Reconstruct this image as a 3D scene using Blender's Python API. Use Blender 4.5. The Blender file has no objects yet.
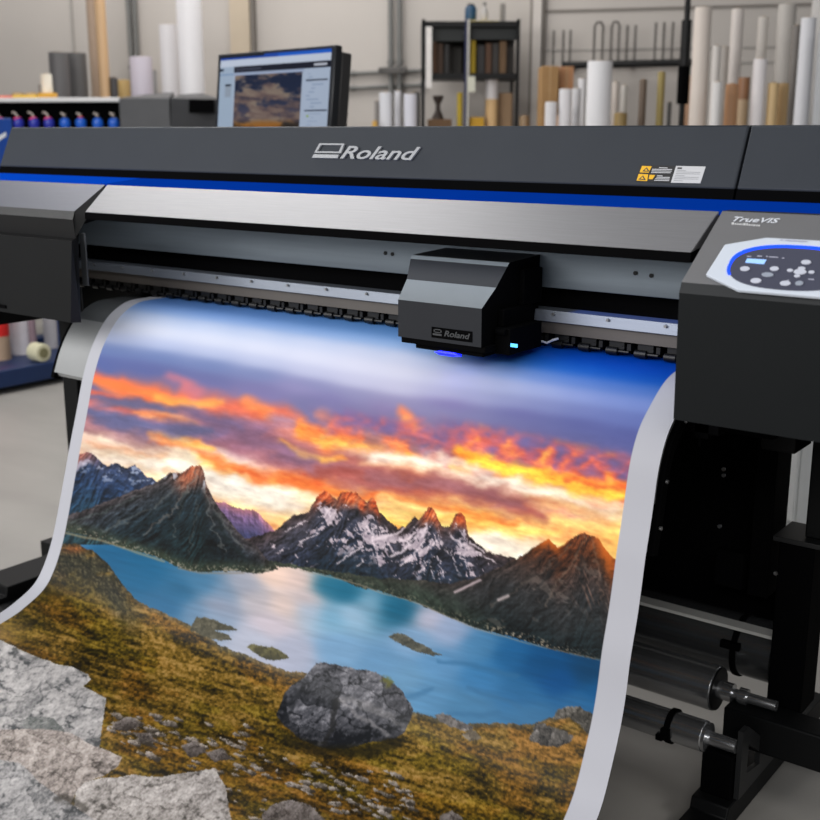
import bpy, bmesh, math, random
import numpy as np
from mathutils import Vector, Matrix
random.seed(4)
scene = bpy.context.scene
COL = scene.collection
R = math.radians

# ------------------------------------------------------------------ camera
LENS, PITCH, YAW, EYE = 50.0, R(13.77), R(37.2), 1.29
FPX = 820*LENS/36.0
FW = Vector((-math.sin(YAW)*math.cos(PITCH), math.cos(YAW)*math.cos(PITCH), -math.sin(PITCH)))
RT = Vector((math.cos(YAW), math.sin(YAW), 0)); UP = RT.cross(FW); EYEP = Vector((0, 0, EYE))
HF = Vector((-math.sin(YAW), math.cos(YAW), 0))
cam = bpy.data.objects.new('camera', bpy.data.cameras.new('camera')); COL.objects.link(cam)
cam.location = EYEP; cam.rotation_euler = (R(90)-PITCH, 0, YAW)
cam.data.lens = LENS; cam.data.sensor_width = 36; cam.data.clip_end = 60
cam.data.dof.use_dof = True; cam.data.dof.focus_distance = 2.05; cam.data.dof.aperture_fstop = 5.0
scene.camera = cam

# survey helpers: where a sight line of the photograph meets a known plane
def ray(x, y): return RT*((x-410)/FPX)+UP*((410-y)/FPX)+FW
def at(x, y, d):
    v = ray(x, y); return EYEP+v*(d/v.dot(HF))
def on_x(x, y, X):
    v = ray(x, y); return EYEP+v*(X/v.x)
def on_y(x, y, Y):
    v = ray(x, y); return EYEP+v*(Y/v.y)
def on_plane(x, y, p, n):
    v = ray(x, y); return EYEP+v*((Vector(p)-EYEP).dot(n)/v.dot(n))
PXM = FPX/math.cos(PITCH)                                   # pixels per metre at one metre, eye height
def zat(py, d): return at(410, py, d).z

# ------------------------------------------------------------------ materials
def lin(c):
    c = c/255.0
    return c/12.92 if c <= .04045 else ((c+.055)/1.055)**2.4
def L3(c): return (lin(c[0]), lin(c[1]), lin(c[2]), 1)
MATS = {}
def mat(name, c, rough=.5, metal=0., spec=.5, var=.08, sc=12., bump=0., bsc=200., stretch=None, emit=0., ecol=None, alpha=1., coat=0.):
    if name in MATS: return MATS[name]
    m = bpy.data.materials.new(name); m.use_nodes = True
    nt = m.node_tree; b = nt.nodes['Principled BSDF']
    tc = nt.nodes.new('ShaderNodeTexCoord'); mp = nt.nodes.new('ShaderNodeMapping')
    nt.links.new(tc.outputs['Object'], mp.inputs['Vector'])
    if stretch: mp.inputs['Scale'].default_value = stretch
    nz = nt.nodes.new('ShaderNodeTexNoise'); nz.inputs['Scale'].default_value = sc; nz.inputs['Detail'].default_value = 4
    nt.links.new(mp.outputs['Vector'], nz.inputs['Vector'])
    rp = nt.nodes.new('ShaderNodeValToRGB')
    k = L3(c)
    rp.color_ramp.elements[0].position = .3; rp.color_ramp.elements[1].position = .7
    rp.color_ramp.elements[0].color = (k[0]*(1-var), k[1]*(1-var), k[2]*(1-var), 1)
    rp.color_ramp.elements[1].color = (min(1, k[0]*(1+var)), min(1, k[1]*(1+var)), min(1, k[2]*(1+var)), 1)
    nt.links.new(nz.outputs['Fac'], rp.inputs['Fac']); nt.links.new(rp.outputs['Color'], b.inputs['Base Color'])
    b.inputs['Roughness'].default_value = rough; b.inputs['Metallic'].default_value = metal
    b.inputs['Specular IOR Level'].default_value = spec; b.inputs['Coat Weight'].default_value = coat
    if alpha < 1: b.inputs['Alpha'].default_value = alpha
    if emit:
        b.inputs['Emission Color'].default_value = L3(ecol or c); b.inputs['Emission Strength'].default_value = emit
    if bump:
        n2 = nt.nodes.new('ShaderNodeTexNoise'); n2.inputs['Scale'].default_value = bsc
        nt.links.new(mp.outputs['Vector'], n2.inputs['Vector'])
        bp = nt.nodes.new('ShaderNodeBump'); bp.inputs['Strength'].default_value = bump; bp.inputs['Distance'].default_value = .002
        nt.links.new(n2.outputs['Fac'], bp.inputs['Height']); nt.links.new(bp.outputs['Normal'], b.inputs['Normal'])
    MATS[name] = m; return m
def vcol_mat(name, attr='picture', rough=.4, spec=.5, emit=0.):
    m = bpy.data.materials.new(name); m.use_nodes = True; nt = m.node_tree; b = nt.nodes['Principled BSDF']
    a = nt.nodes.new('ShaderNodeAttribute'); a.attribute_name = attr
    nt.links.new(a.outputs['Color'], b.inputs['Base Color'])
    b.inputs['Roughness'].default_value = rough; b.inputs['Specular IOR Level'].default_value = spec
    if emit:
        nt.links.new(a.outputs['Color'], b.inputs['Emission Color']); b.inputs['Emission Strength'].default_value = emit
    return m

# ------------------------------------------------------------------ mesh building
class MB:
    def __init__(s): s.v = []; s.f = []; s.mi = []
    def add(s, vs, fs, mi=0):
        o = len(s.v); s.v += [tuple(p) for p in vs]; s.f += [tuple(i+o for i in f) for f in fs]; s.mi += [mi]*len(fs); return s
    def box(s, a, b, mi=0):
        x0, y0, z0 = a; x1, y1, z1 = b
        vs = [(x0,y0,z0),(x1,y0,z0),(x1,y1,z0),(x0,y1,z0),(x0,y0,z1),(x1,y0,z1),(x1,y1,z1),(x0,y1,z1)]
        return s.add(vs, [(0,3,2,1),(4,5,6,7),(0,1,5,4),(1,2,6,5),(2,3,7,6),(3,0,4,7)], mi)
    def prism(s, prof, x0, x1, mi=0, dx0=None, dx1=None):
        """profile of (y, z) points run along x; dx0/dx1 shift single points of the two ends"""
        n = len(prof)
        vs = [(x0+(dx0[i] if dx0 else 0), y, z) for i, (y, z) in enumerate(prof)]+[(x1+(dx1[i] if dx1 else 0), y, z) for i, (y, z) in enumerate(prof)]
        fs = [(i, (i+1) % n, n+(i+1) % n, n+i) for i in range(n)]
        fs += [tuple(range(n-1, -1, -1)), tuple(range(n, 2*n))]
        return s.add(vs, fs, mi)
    def cyl(s, p, q, r, seg=24, r2=None, mi=0, caps=True):
        p = Vector(p); q = Vector(q); d = (q-p).normalized(); r2 = r if r2 is None else r2
        a = d.orthogonal().normalized(); b = d.cross(a)
        vs = []
        for c, rr in ((p, r), (q, r2)):
            for i in range(seg):
                t = 2*math.pi*i/seg; vs.append(c+a*(rr*math.cos(t))+b*(rr*math.sin(t)))
        fs = [(i, (i+1) % seg, seg+(i+1) % seg, seg+i) for i in range(seg)]
        if caps: fs += [tuple(range(seg-1, -1, -1)), tuple(range(seg, 2*seg))]
        return s.add(vs, fs, mi)
    def lathe(s, prof, c, seg=24, mi=0):
        """profile of (r, z) points turned about the vertical through c"""
        c = Vector(c); vs = []; n = len(prof)
        for (r, z) in prof:
            for i in range(seg):
                t = 2*math.pi*i/seg; vs.append(c+Vector((max(r, 1e-4)*math.cos(t), max(r, 1e-4)*math.sin(t), z)))
        fs = [(j*seg+i, j*seg+(i+1) % seg, (j+1)*seg+(i+1) % seg, (j+1)*seg+i) for j in range(n-1) for i in range(seg)]
        fs += [tuple(range(seg-1, -1, -1)), tuple(range((n-1)*seg, n*seg))]
        return s.add(vs, fs, mi)
    def tube(s, pts, r, seg=8, mi=0):
        pts = [Vector(p) for p in pts]; n = len(pts); vs = []
        a = None
        for i, p in enumerate(pts):
            d = (pts[min(i+1, n-1)]-pts[max(i-1, 0)]).normalized()
            a = d.orthogonal().normalized() if a is None else (a-d*a.dot(d)).normalized()
            b = d.cross(a)
            vs += [p+a*(r*math.cos(2*math.pi*k/seg))+b*(r*math.sin(2*math.pi*k/seg)) for k in range(seg)]
        fs = [(j*seg+k, j*seg+(k+1) % seg, (j+1)*seg+(k+1) % seg, (j+1)*seg+k) for j in range(n-1) for k in range(seg)]
        fs += [tuple(range(seg-1, -1, -1)), tuple(range((n-1)*seg, n*seg))]
        return s.add(vs, fs, mi)
    def slab(s, poly, n, t, mi=0):
        """flat polygon (world points) given thickness t along n"""
        n = Vector(n).normalized(); k = len(poly); poly = [Vector(p) for p in poly]
        vs = poly+[p+n*t for p in poly]
        fs = [tuple(range(k-1, -1, -1)), tuple(range(k, 2*k))]+[(i, (i+1) % k, k+(i+1) % k, k+i) for i in range(k)]
        return s.add(vs, fs, mi)
    def build(s, name, mats, parent=None, bevel=0., smooth=True, seg=2, ang=35):
        base = parent
        off = Vector((0, 0, 0))
        chain = []
        while base is not None: off += base.location; chain.append(base); base = base.parent
        me = bpy.data.meshes.new(name)
        me.from_pydata([tuple(Vector(p)-off) for p in s.v], [], s.f)
        if not isinstance(mats, (list, tuple)): mats = [mats]
        for m in mats: me.materials.append(m)
        if len(mats) > 1: me.polygons.foreach_set('material_index', s.mi)
        bm = bmesh.new(); bm.from_mesh(me); bmesh.ops.recalc_face_normals(bm, faces=bm.faces); bm.to_mesh(me); bm.free()
        o = bpy.data.objects.new(name, me); COL.objects.link(o)
        if parent is not None: o.parent = parent
        if smooth:
            me.polygons.foreach_set('use_smooth', [True]*len(me.polygons))
            me.set_sharp_from_angle(angle=R(ang))
        if bevel:
            b = o.modifiers.new('bevel', 'BEVEL'); b.width = bevel; b.segments = seg; b.limit_method = 'ANGLE'; b.angle_limit = R(30)
            b.harden_normals = False
        return o
def thing(name, label, cat, loc, group=None):
    o = bpy.data.objects.new(name, None); COL.objects.link(o); o.location = loc; o.empty_display_size = .05
    o['label'] = label; o['category'] = cat
    if group: o['group'] = group
    return o
def tag(o, label, cat, group=None):
    o['label'] = label; o['category'] = cat
    if group: o['group'] = group
    return o
def structure(o): o['kind'] = 'structure'; return o
def rebase(o, base):
    """put a one-mesh thing's origin at its base"""
    base = Vector(base); o.data.transform(Matrix.Translation(-base)); o.location = base; return o
def dup(o):
    c = o.copy(); COL.objects.link(c)
    for ch in list(o.children):
        d = ch.copy(); COL.objects.link(d); d.parent = c
        for g in list(ch.children):
            e = g.copy(); COL.objects.link(e); e.parent = d
    return c
def text_mesh(body, shear=0., bold=0.):
    """outline of a word as a flat mesh: returns vertices (x, y) scaled to unit cap height, and faces"""
    cu = bpy.data.curves.new('lettering', 'FONT'); cu.body = body; cu.shear = shear; cu.offset = bold; cu.resolution_u = 4
    ob = bpy.data.objects.new('lettering', cu); COL.objects.link(ob)
    dg = bpy.context.evaluated_depsgraph_get(); me = bpy.data.meshes.new_from_object(ob.evaluated_get(dg))
    vs = [v.co.copy() for v in me.vertices]; fs = [tuple(p.vertices) for p in me.polygons]
    bpy.data.objects.remove(ob); bpy.data.curves.remove(cu); bpy.data.meshes.remove(me)
    return vs, fs
def colour_grid(name, origin, ux, uy, rgb, m, parent):
    """flat rectangle carrying a small picture: rgb[h, w, 3] in sRGB 0..1, row 0 on top"""
    h, w, _ = rgb.shape
    mb = MB(); O = Vector(origin); UX = Vector(ux); UY = Vector(uy)
    vs = [O+UX*(i/(w-1))+UY*(1-j/(h-1)) for j in range(h) for i in range(w)]
    fs = [(j*w+i, (j+1)*w+i, (j+1)*w+i+1, j*w+i+1) for j in range(h-1) for i in range(w-1)]
    o = mb.add(vs, fs).build(name, m, parent, smooth=False)
    put_colours(o.data, rgb.reshape(-1, 3)); return o
def put_colours(me, srgb, attr='picture'):
    c = np.where(srgb <= .04045, srgb/12.92, ((srgb+.055)/1.055)**2.4).astype(np.float32)
    rgba = np.concatenate([c, np.ones((len(c), 1), np.float32)], 1)
    a = me.color_attributes.new(attr, 'FLOAT_COLOR', 'POINT'); a.data.foreach_set('color', rgba.ravel())
PAPER = (178, 179, 187)
# ------------------------------------------------------------------ printed picture (colours worked out in code, stored on the sheet's mesh)
AX0, AY0, AX1, AY1, AS = -260, 270, 710, 1060, 1.25      # extent of the picture plane and its resolution
AW, AH = int((AX1-AX0)*AS), int((AY1-AY0)*AS)

def _tab(seed):
    return np.random.RandomState(seed).rand(256, 256).astype(np.float32)
_tabs = {}
def vnoise(x, y, seed):
    if seed not in _tabs: _tabs[seed] = _tab(seed)
    t = _tabs[seed]
    xf = np.floor(x); yf = np.floor(y)
    xi = xf.astype(np.int32) & 255; yi = yf.astype(np.int32) & 255
    fx = x-xf; fy = y-yf
    fx = fx*fx*(3-2*fx); fy = fy*fy*(3-2*fy)
    x2 = (xi+1) & 255; y2 = (yi+1) & 255
    a = t[yi, xi]; b = t[yi, x2]; c = t[y2, xi]; d = t[y2, x2]
    return (a*(1-fx)+b*fx)*(1-fy)+(c*(1-fx)+d*fx)*fy
def fbm(x, y, octv, seed, gain=.5, ridged=False):
    s = 0; a = 1.; n = 0
    for o in range(octv):
        v = vnoise(x+o*17.3, y+o*9.1, seed+o)
        if ridged: v = 1-np.abs(2*v-1)
        s = s+a*v; n += a; a *= gain; x = x*2.03; y = y*2.03
    return s/n
def sstep(a, b, v):
    t = np.clip((v-a)/(b-a), 0, 1); return t*t*(3-2*t)
def col(*c): return np.array(c, np.float32)/255.
def ramp(v, stops):
    xs = [s[0] for s in stops]
    return np.stack([np.interp(v, xs, [s[1][k]/255. for s in stops]) for k in range(3)], -1).astype(np.float32)

def paint_picture():
    gy, gx = np.mgrid[0:AH, 0:AW].astype(np.float32)
    X = gx/AS+AX0; Y = gy/AS+AY0
    img = np.zeros((AH, AW, 3), np.float32)

    def win(x0, y0, x1, y1):
        return (slice(max(0, int((y0-AY0)*AS)), min(AH, int((y1-AY0)*AS)+1)), slice(max(0, int((x0-AX0)*AS)), min(AW, int((x1-AX0)*AS)+1)))
    def mix(sl, m, c):
        m = m[..., None]; img[sl] = img[sl]*(1-m)+c*m
    def ctrl(sl, pts, s, ang=14., aniso=2.2):
        x = X[sl]; y = Y[sl]; ca, sa = math.cos(math.radians(ang)), math.sin(math.radians(ang))
        num = np.zeros(x.shape+(3,), np.float32); den = np.zeros(x.shape, np.float32)+1e-9
        for px, py, c in pts:
            u = ((x-px)*ca+(y-py)*sa)/aniso; v = -(x-px)*sa+(y-py)*ca
            w = 1./(1.+(u*u+v*v)/(s*s))**3
            num += w[..., None]*col(*c); den += w
        return num/den[..., None]
    def stroke(pts, hw, c, al=1., warp=5., soft=.95, seed=5, sc=26.):
        hws = hw if isinstance(hw, (list, tuple)) else [hw]*len(pts)
        m = max(hws)+warp+4
        sl = win(min(p[0] for p in pts)-m, min(p[1] for p in pts)-m, max(p[0] for p in pts)+m, max(p[1] for p in pts)+m)
        x = X[sl]+(fbm(X[sl]/sc, Y[sl]/sc*1.7, 4, seed)-.5)*2*warp*1.6; y = Y[sl]+(fbm(X[sl]/sc+40, Y[sl]/sc*1.7+11, 4, seed+7)-.5)*2*warp
        best = np.full(x.shape, 9., np.float32)
        for (p, q, ra, rb) in zip(pts[:-1], pts[1:], hws[:-1], hws[1:]):
            dx, dy = q[0]-p[0], q[1]-p[1]; L = dx*dx+dy*dy+1e-6
            t = np.clip(((x-p[0])*dx+(y-p[1])*dy)/L, 0, 1)
            d = np.hypot(x-p[0]-t*dx, y-p[1]-t*dy)/(ra+(rb-ra)*t)
            best = np.minimum(best, d)
        mix(sl, al*(1-sstep(1-soft, 1+soft*.75, best)), col(*c))

    def poly(pts, warp=2., sc=9., seed=3):
        xs = [p[0] for p in pts]; ys = [p[1] for p in pts]
        sl = win(min(xs)-6, min(ys)-6, max(xs)+6, max(ys)+6)
        x = X[sl]+(fbm(X[sl]/sc, Y[sl]/sc, 3, seed)-.5)*2*warp; y = Y[sl]+(fbm(X[sl]/sc+9, Y[sl]/sc+5, 3, seed+4)-.5)*2*warp
        ins = np.zeros(x.shape, bool)
        n = len(pts)
        for i in range(n):
            (xa, ya), (xb, yb) = pts[i], pts[(i+1) % n]
            if ya == yb: continue
            c = ((ya > y) != (yb > y)) & (x < (xb-xa)*(y-ya)/(yb-ya)+xa)
            ins ^= c
        return sl, ins.astype(np.float32)
    def line(pts, sl):
        return np.interp(X[sl], [p[0] for p in pts], [p[1] for p in pts])

    # ---------------- sky
    sky = win(AX0, AY0, AX1, 580)
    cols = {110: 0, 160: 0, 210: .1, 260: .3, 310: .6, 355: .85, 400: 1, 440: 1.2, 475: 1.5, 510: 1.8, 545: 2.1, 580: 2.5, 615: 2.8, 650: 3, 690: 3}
    tone = [[(-8,(70,115,185)),(3,(80,125,195)),(11,(120,155,212)),(20,(196,206,230)),(34,(208,213,230)),(46,(176,186,216)),(58,(98,117,166)),(74,(88,95,145))],  # tones along the sheet's top bend: cloud plus painted sheen and blue lamp glow
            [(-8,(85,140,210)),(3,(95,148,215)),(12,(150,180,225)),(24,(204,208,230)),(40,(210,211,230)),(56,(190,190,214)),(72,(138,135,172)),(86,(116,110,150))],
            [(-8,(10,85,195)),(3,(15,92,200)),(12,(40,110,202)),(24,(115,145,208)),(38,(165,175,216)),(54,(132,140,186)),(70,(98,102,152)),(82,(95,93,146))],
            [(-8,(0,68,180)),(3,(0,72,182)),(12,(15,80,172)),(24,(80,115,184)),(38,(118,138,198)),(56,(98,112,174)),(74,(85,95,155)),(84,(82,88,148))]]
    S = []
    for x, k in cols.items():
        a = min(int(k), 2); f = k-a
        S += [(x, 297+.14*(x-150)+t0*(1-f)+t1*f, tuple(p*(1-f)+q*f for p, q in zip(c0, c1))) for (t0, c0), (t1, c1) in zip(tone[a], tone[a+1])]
    S += [
         (100,365,(75,95,160)),(150,372,(82,92,150)),(200,385,(110,105,160)),(260,392,(130,115,165)),(330,400,(112,105,158)),(390,410,(125,105,155)),(450,405,(120,108,162)),(520,415,(100,98,155)),(580,425,(88,92,150)),(630,440,(80,84,142)),
         (300,388,(140,130,175)),(420,430,(160,120,150)),(470,440,(150,100,120)),(560,450,(130,90,130)),(610,460,(150,90,110)),(95,420,(165,105,105)),(85,430,(140,95,105)),(130,430,(150,110,120)),
         (90,443,(230,200,175)),(120,462,(235,205,170)),(160,470,(240,224,196)),(200,455,(244,226,196)),(235,485,(248,240,226)),(270,500,(248,243,230)),(300,505,(252,222,170)),(150,478,(250,215,165)),(260,525,(250,205,130)),(230,510,(250,195,120)),
         (250,440,(160,100,115)),(300,455,(170,105,110)),(350,470,(180,100,95)),(320,480,(235,120,60)),(400,485,(235,110,50)),(380,500,(252,215,150)),(420,510,(255,215,120)),(395,520,(240,185,90)),
         (400,455,(240,200,170)),(450,460,(245,215,185)),(500,490,(245,220,190)),(480,520,(255,208,100)),(520,525,(250,192,108)),(560,530,(248,192,112)),(500,545,(250,238,215)),(480,540,(250,235,220)),(590,510,(250,190,130)),(600,500,(250,205,150)),(620,515,(255,225,180)),(620,540,(250,190,100)),(540,505,(230,160,110)),(600,485,(250,190,60))]
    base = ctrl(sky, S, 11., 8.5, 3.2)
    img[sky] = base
    wv = fbm(X[sky]/70+Y[sky]/300, (Y[sky]-X[sky]*.22)/12, 5, 31)-.5
    fade = sstep(365, 410, Y[sky]-X[sky]*.1)
    img[sky] *= (1+.35*wv*fade)[..., None]
    # orange deck
    stroke([(96,376),(130,384),(165,394),(205,403),(250,410),(280,414),(330,440)], [7,10,13,13,10,10,8], (235,105,70), .9, 7)
    stroke([(92,380),(125,388),(160,396),(185,402)], [4,8,8,7], (255,125,55), .85, 5)
    stroke([(160,397),(190,404),(220,401)], [4,7,4], (255,170,75), .8, 5)
    stroke([(92,392),(120,398),(150,405)], [2.5,3,2], (250,95,50), .8, 3)
    stroke([(92,396),(140,400),(170,412)], [2,3,2], (95,85,125), .8, 3)
    stroke([(172,378),(195,392)], 7, (215,115,125), .6, 6)
    stroke([(88,402),(130,412),(185,428),(205,424)], [6,8,8,5], (200,100,95), .75, 5)
    stroke([(130,410),(165,416),(200,425)], [2.5,4,2], (255,160,85), .8, 4)
    stroke([(86,406),(125,400),(170,405)], [3,3,2], (95,100,140), .6, 4)
    stroke([(84,412),(130,425),(180,432),(230,430)], [7,10,11,9], (105,92,125), .9, 5)
    stroke([(150,428),(220,440),(300,458),(380,480)], [9,12,15,14], (150,98,118), .85, 6)
    stroke([(180,405),(215,418),(260,432)], [4,6,6], (120,90,120), .7, 4)
    stroke([(86,430),(130,440),(165,452)], [3,4,3], (190,150,140), .5, 4)
    stroke([(76,436),(110,442),(140,451)], [3,3,2], (246,222,195), .85, 3)
    stroke([(84,446),(130,452),(160,458)], [2,3,2], (215,150,110), .6, 3)
    stroke([(150,434),(180,440),(208,448)], [3,5,3], (255,180,80), .95, 3)
    stroke([(150,435),(200,452),(230,466),(260,482)], [4,6,6,4], (245,135,70), .75, 4)
    stroke([(200,458),(232,468),(285,482),(350,497)], [3,5,7,5], (240,120,50), .9, 3)
    stroke([(190,458),(225,470),(250,480)], [2,3,2], (255,205,120), .85, 3)
    stroke([(90,457),(140,463),(190,469),(250,490),(300,505)], [5,4,5,8,7], (248,240,226), .75, 4)
    stroke([(160,468),(175,472)], [2,1], (235,170,120), .7, 2)
    stroke([(255,448),(310,462),(370,474)], [10,11,9], (172,105,112), .6, 5)
    stroke([(246,402),(268,412)], 6, (255,140,70), .8, 5)
    stroke([(280,424),(300,436),(340,456),(372,466)], [5,6,6,4], (205,120,105), .7, 5)
    stroke([(278,437),(296,449),(318,456),(345,456)], [3,4,4,2], (255,180,80), .95, 3)
    stroke([(300,426),(330,440),(370,440),(410,448)], [7,9,9,8], (250,140,55), .95, 5)
    stroke([(318,438),(345,441),(375,441),(412,450)], [4,6,6,5], (255,205,80), .95, 3)
    stroke([(325,415),(342,428)], [6,5], (250,140,95), .85, 5)
    stroke([(270,418),(292,421)], [5,4], (165,130,155), .8, 4)
    stroke([(345,412),(375,425),(400,428)], [6,7,5], (128,98,148), .7, 6)
    stroke([(398,412),(412,424)], [6,6], (250,130,75), .9, 5); stroke([(402,418),(411,422)], 3, (255,170,90), .8, 3)
    stroke([(390,430),(420,420)], 4, (190,105,120), .6, 5)
    stroke([(360,462),(400,466),(440,470)], [3,4,3], (250,190,140), .7, 4)
    stroke([(375,455),(430,462),(490,478),(540,492)], [6,7,7,5], (248,230,214), .85, 4)
    stroke([(320,472),(390,480),(440,488),(500,500),(542,517)], [7,12,13,12,7], (172,88,80), .97, 4)
    stroke([(370,476),(430,483),(490,495),(520,506)], [5,8,8,4], (152,92,98), .9, 4)
    stroke([(340,492),(400,500),(450,511),(515,525)], [4,5,5,5], (242,115,45), .9, 3)
    stroke([(375,497),(420,507),(455,517)], [2.5,5,4], (255,225,140), .95, 2.5)
    stroke([(390,510),(415,522)], [4,4], (240,190,120), .6, 3)
    stroke([(440,518),(480,522),(520,536),(560,532)], [4,6,6,4], (255,208,100), .7, 4)
    stroke([(485,540),(505,548),(520,552)], [4,6,4], (255,245,225), .9, 3)
    # right hand cumulus
    x, y = X[sky], Y[sky]
    for (xa, ya, sl_, xe, xf, top, bot_, seed) in [(430, 408, .20, 425, 460, 2, 56, 191), (300, 398, .16, 300, 345, 4, 40, 197)]:
        s_ = y-(ya+sl_*(x-xa)); n = fbm(x/17, y/10.5, 5, seed, .55); n2 = fbm(x/6, y/4.5, 3, seed+3)
        if xa == 430:
            v = (n-.5)*1.15+(n2-.5)*.3+.30+.34*s_/52; mk = sstep(0, 16, s_)*sstep(62, 50, s_)*sstep(xe, xf, x)
        else:
            v = (n-.5)*1.0+(n2-.5)*.3+.20+.34*s_/40; mk = sstep(0, 14, s_)*sstep(44, 30, s_)*sstep(xe, xf, x)*sstep(470, 440, x)*.8
        c = ramp(v, [(.0,(98,92,148)),(.22,(118,86,132)),(.38,(176,88,108)),(.52,(226,98,82)),(.66,(250,136,70)),(.84,(255,190,80)),(1.1,(255,225,130))])
        mix(sky, mk*.92, c)
    stroke([(455,448),(500,465),(560,480),(628,488)], [4,7,7,5], (255,170,40), .9, 5)
    stroke([(470,458),(510,468),(550,480),(600,492),(625,494)], [3,5,6,5,4], (255,215,70), .9, 4)
    stroke([(570,480),(625,487)], [3,3], (235,95,50), .85, 3)
    stroke([(440,456),(500,478),(550,492),(610,506)], [4,6,6,6], (250,236,218), .8, 4)
    stroke([(545,510),(580,518),(606,526)], [2,3,2], (225,150,125), .85, 2)
    stroke([(590,500),(625,508)], [4,3], (240,165,120), .7, 3)
    stroke([(560,524),(600,524),(640,534)], [5,6,5], (250,195,110), .7, 4)
    def blur(a, n):
        for ax in (0, 1):
            for _ in range(2):
                p = np.cumsum(np.concatenate([np.repeat(np.take(a, [0], ax), n+1, ax), a, np.repeat(np.take(a, [-1], ax), n, ax)], ax), ax)
                k = 2*n+1; L = a.shape[ax]
                a = (np.take(p, np.arange(k, k+L), ax)-np.take(p, np.arange(0, L), ax))/k
        return a
    stroke([(82,410),(130,424),(180,431),(222,430)], [5,8,8,4], (88,92,132), .85, 5)
    stroke([(90,397),(130,402),(174,411)], [2,3,2], (92,96,134), .8, 3)
    stroke([(172,406),(205,416),(238,426)], [3,5,3], (104,88,124), .8, 4)
    stroke([(215,428),(260,442),(305,456)], [6,9,7], (122,90,120), .75, 5)
    stroke([(100,366),(140,376),(175,386)], [5,7,5], (84,96,150), .6, 6)
    img[sky] = blur(img[sky].astype(np.float64), 1)
    # break the cloud edges up: resample the sky through a fine turbulent offset
    wx = (fbm(X[sky]/20, Y[sky]/9, 5, 171, .6)-.5)*20*fade*AS; wy = (fbm(X[sky]/24, Y[sky]/11, 5, 177, .6)-.5)*15*fade*AS
    hh, ww = X[sky].shape
    iy = np.clip(gy[sky]-gy[sky][0, 0]+wy, 0, hh-1).astype(int); ix = np.clip(gx[sky]-gx[sky][0, 0]+wx, 0, ww-1).astype(int)
    img[sky] = blur(img[sky][iy, ix].astype(np.float64), 1)
    dt = fbm(X[sky]/16, (Y[sky]-X[sky]*.2)/7, 4, 77)-.5
    img[sky] *= (1+.16*dt*fade)[..., None]
    warm = np.clip((img[sky][..., 0]-img[sky][..., 2])*1.6, 0, 1)*fade
    d2 = fbm((X[sky]+Y[sky]*.3)/11, (Y[sky]-X[sky]*.2)/4., 5, 181, .6)-.5; d3 = fbm((X[sky]+Y[sky]*.2)/34, (Y[sky]-X[sky]*.22)/9, 5, 187, .58)-.5
    m = (d2*.5+d3*.7)*warm
    img[sky] = np.clip(img[sky]*(1+np.stack([m*.22, m*.85, m*.9], -1)), 0, 1)
    cool = (1-warm)*fade; m = (d2*.25+d3*.45)*cool; img[sky] = np.clip(img[sky]*(1+m[..., None]*.8), 0, 1)

    # ---------------- hillshade helper
    def shade(x, y, sc, seed, k, ridged=True, lx=.8, ly=-.6):
        h = fbm(x/sc, y/sc, 5, seed, .55, ridged)
        gy_, gx_ = np.gradient(h)
        return np.clip(.5-k*(gx_*lx+gy_*ly), 0, 1.3)
    def flank(x, y, cx, cy, sc, seed, k, el=2.6, lx=-.45, ly=-.8):
        sd = np.tanh((x-cx)/10.)
        q = -sd*(x-cx)*.60+(y-cy)*.80; p = sd*(x-cx)*.80+(y-cy)*.60
        q = q+(fbm(x/30, y/30, 3, seed+50)-.5)*16
        rg = fbm(q/(sc*.55)+sd*3, p/(sc*el*.8), 5, seed, .6, True); h = rg*.42+fbm(x/sc*1.5, y/sc*1.5, 5, seed+20, .58, True)*.5
        gy_, gx_ = np.gradient(h)
        return np.clip(.44+k*(gx_*lx+gy_*ly)*-1.+.9*(rg-.62), 0, 1.3)
    def cells(x, y, sc, seed):
        xs, ys = x/sc, y/sc; xi = np.floor(xs); yi = np.floor(ys)
        f1 = np.full(x.shape, 9., np.float32); f2 = f1.copy(); idv = np.zeros(x.shape, np.float32)
        ta, tb, tc = _tab(seed), _tab(seed+1), _tab(seed+2)
        for ox in (-1, 0, 1):
            for oy in (-1, 0, 1):
                cx = xi+ox; cy = yi+oy; a = cx.astype(int) & 255; b = cy.astype(int) & 255
                d = np.hypot(cx+ta[b, a]-xs, cy+tb[b, a]-ys); v = tc[b, a]
                nw = d < f1; f2 = np.where(nw, f1, np.minimum(f2, d)); idv = np.where(nw, v, idv); f1 = np.where(nw, d, f1)
        return f1, f2, idv
    def jag(sl, amp, sc, seed): return (fbm(X[sl]/sc, Y[sl]*0+seed, 4, seed)-.5)*2*amp

    # ---------------- water
    wat = win(AX0, 515, AX1, 780)
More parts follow.
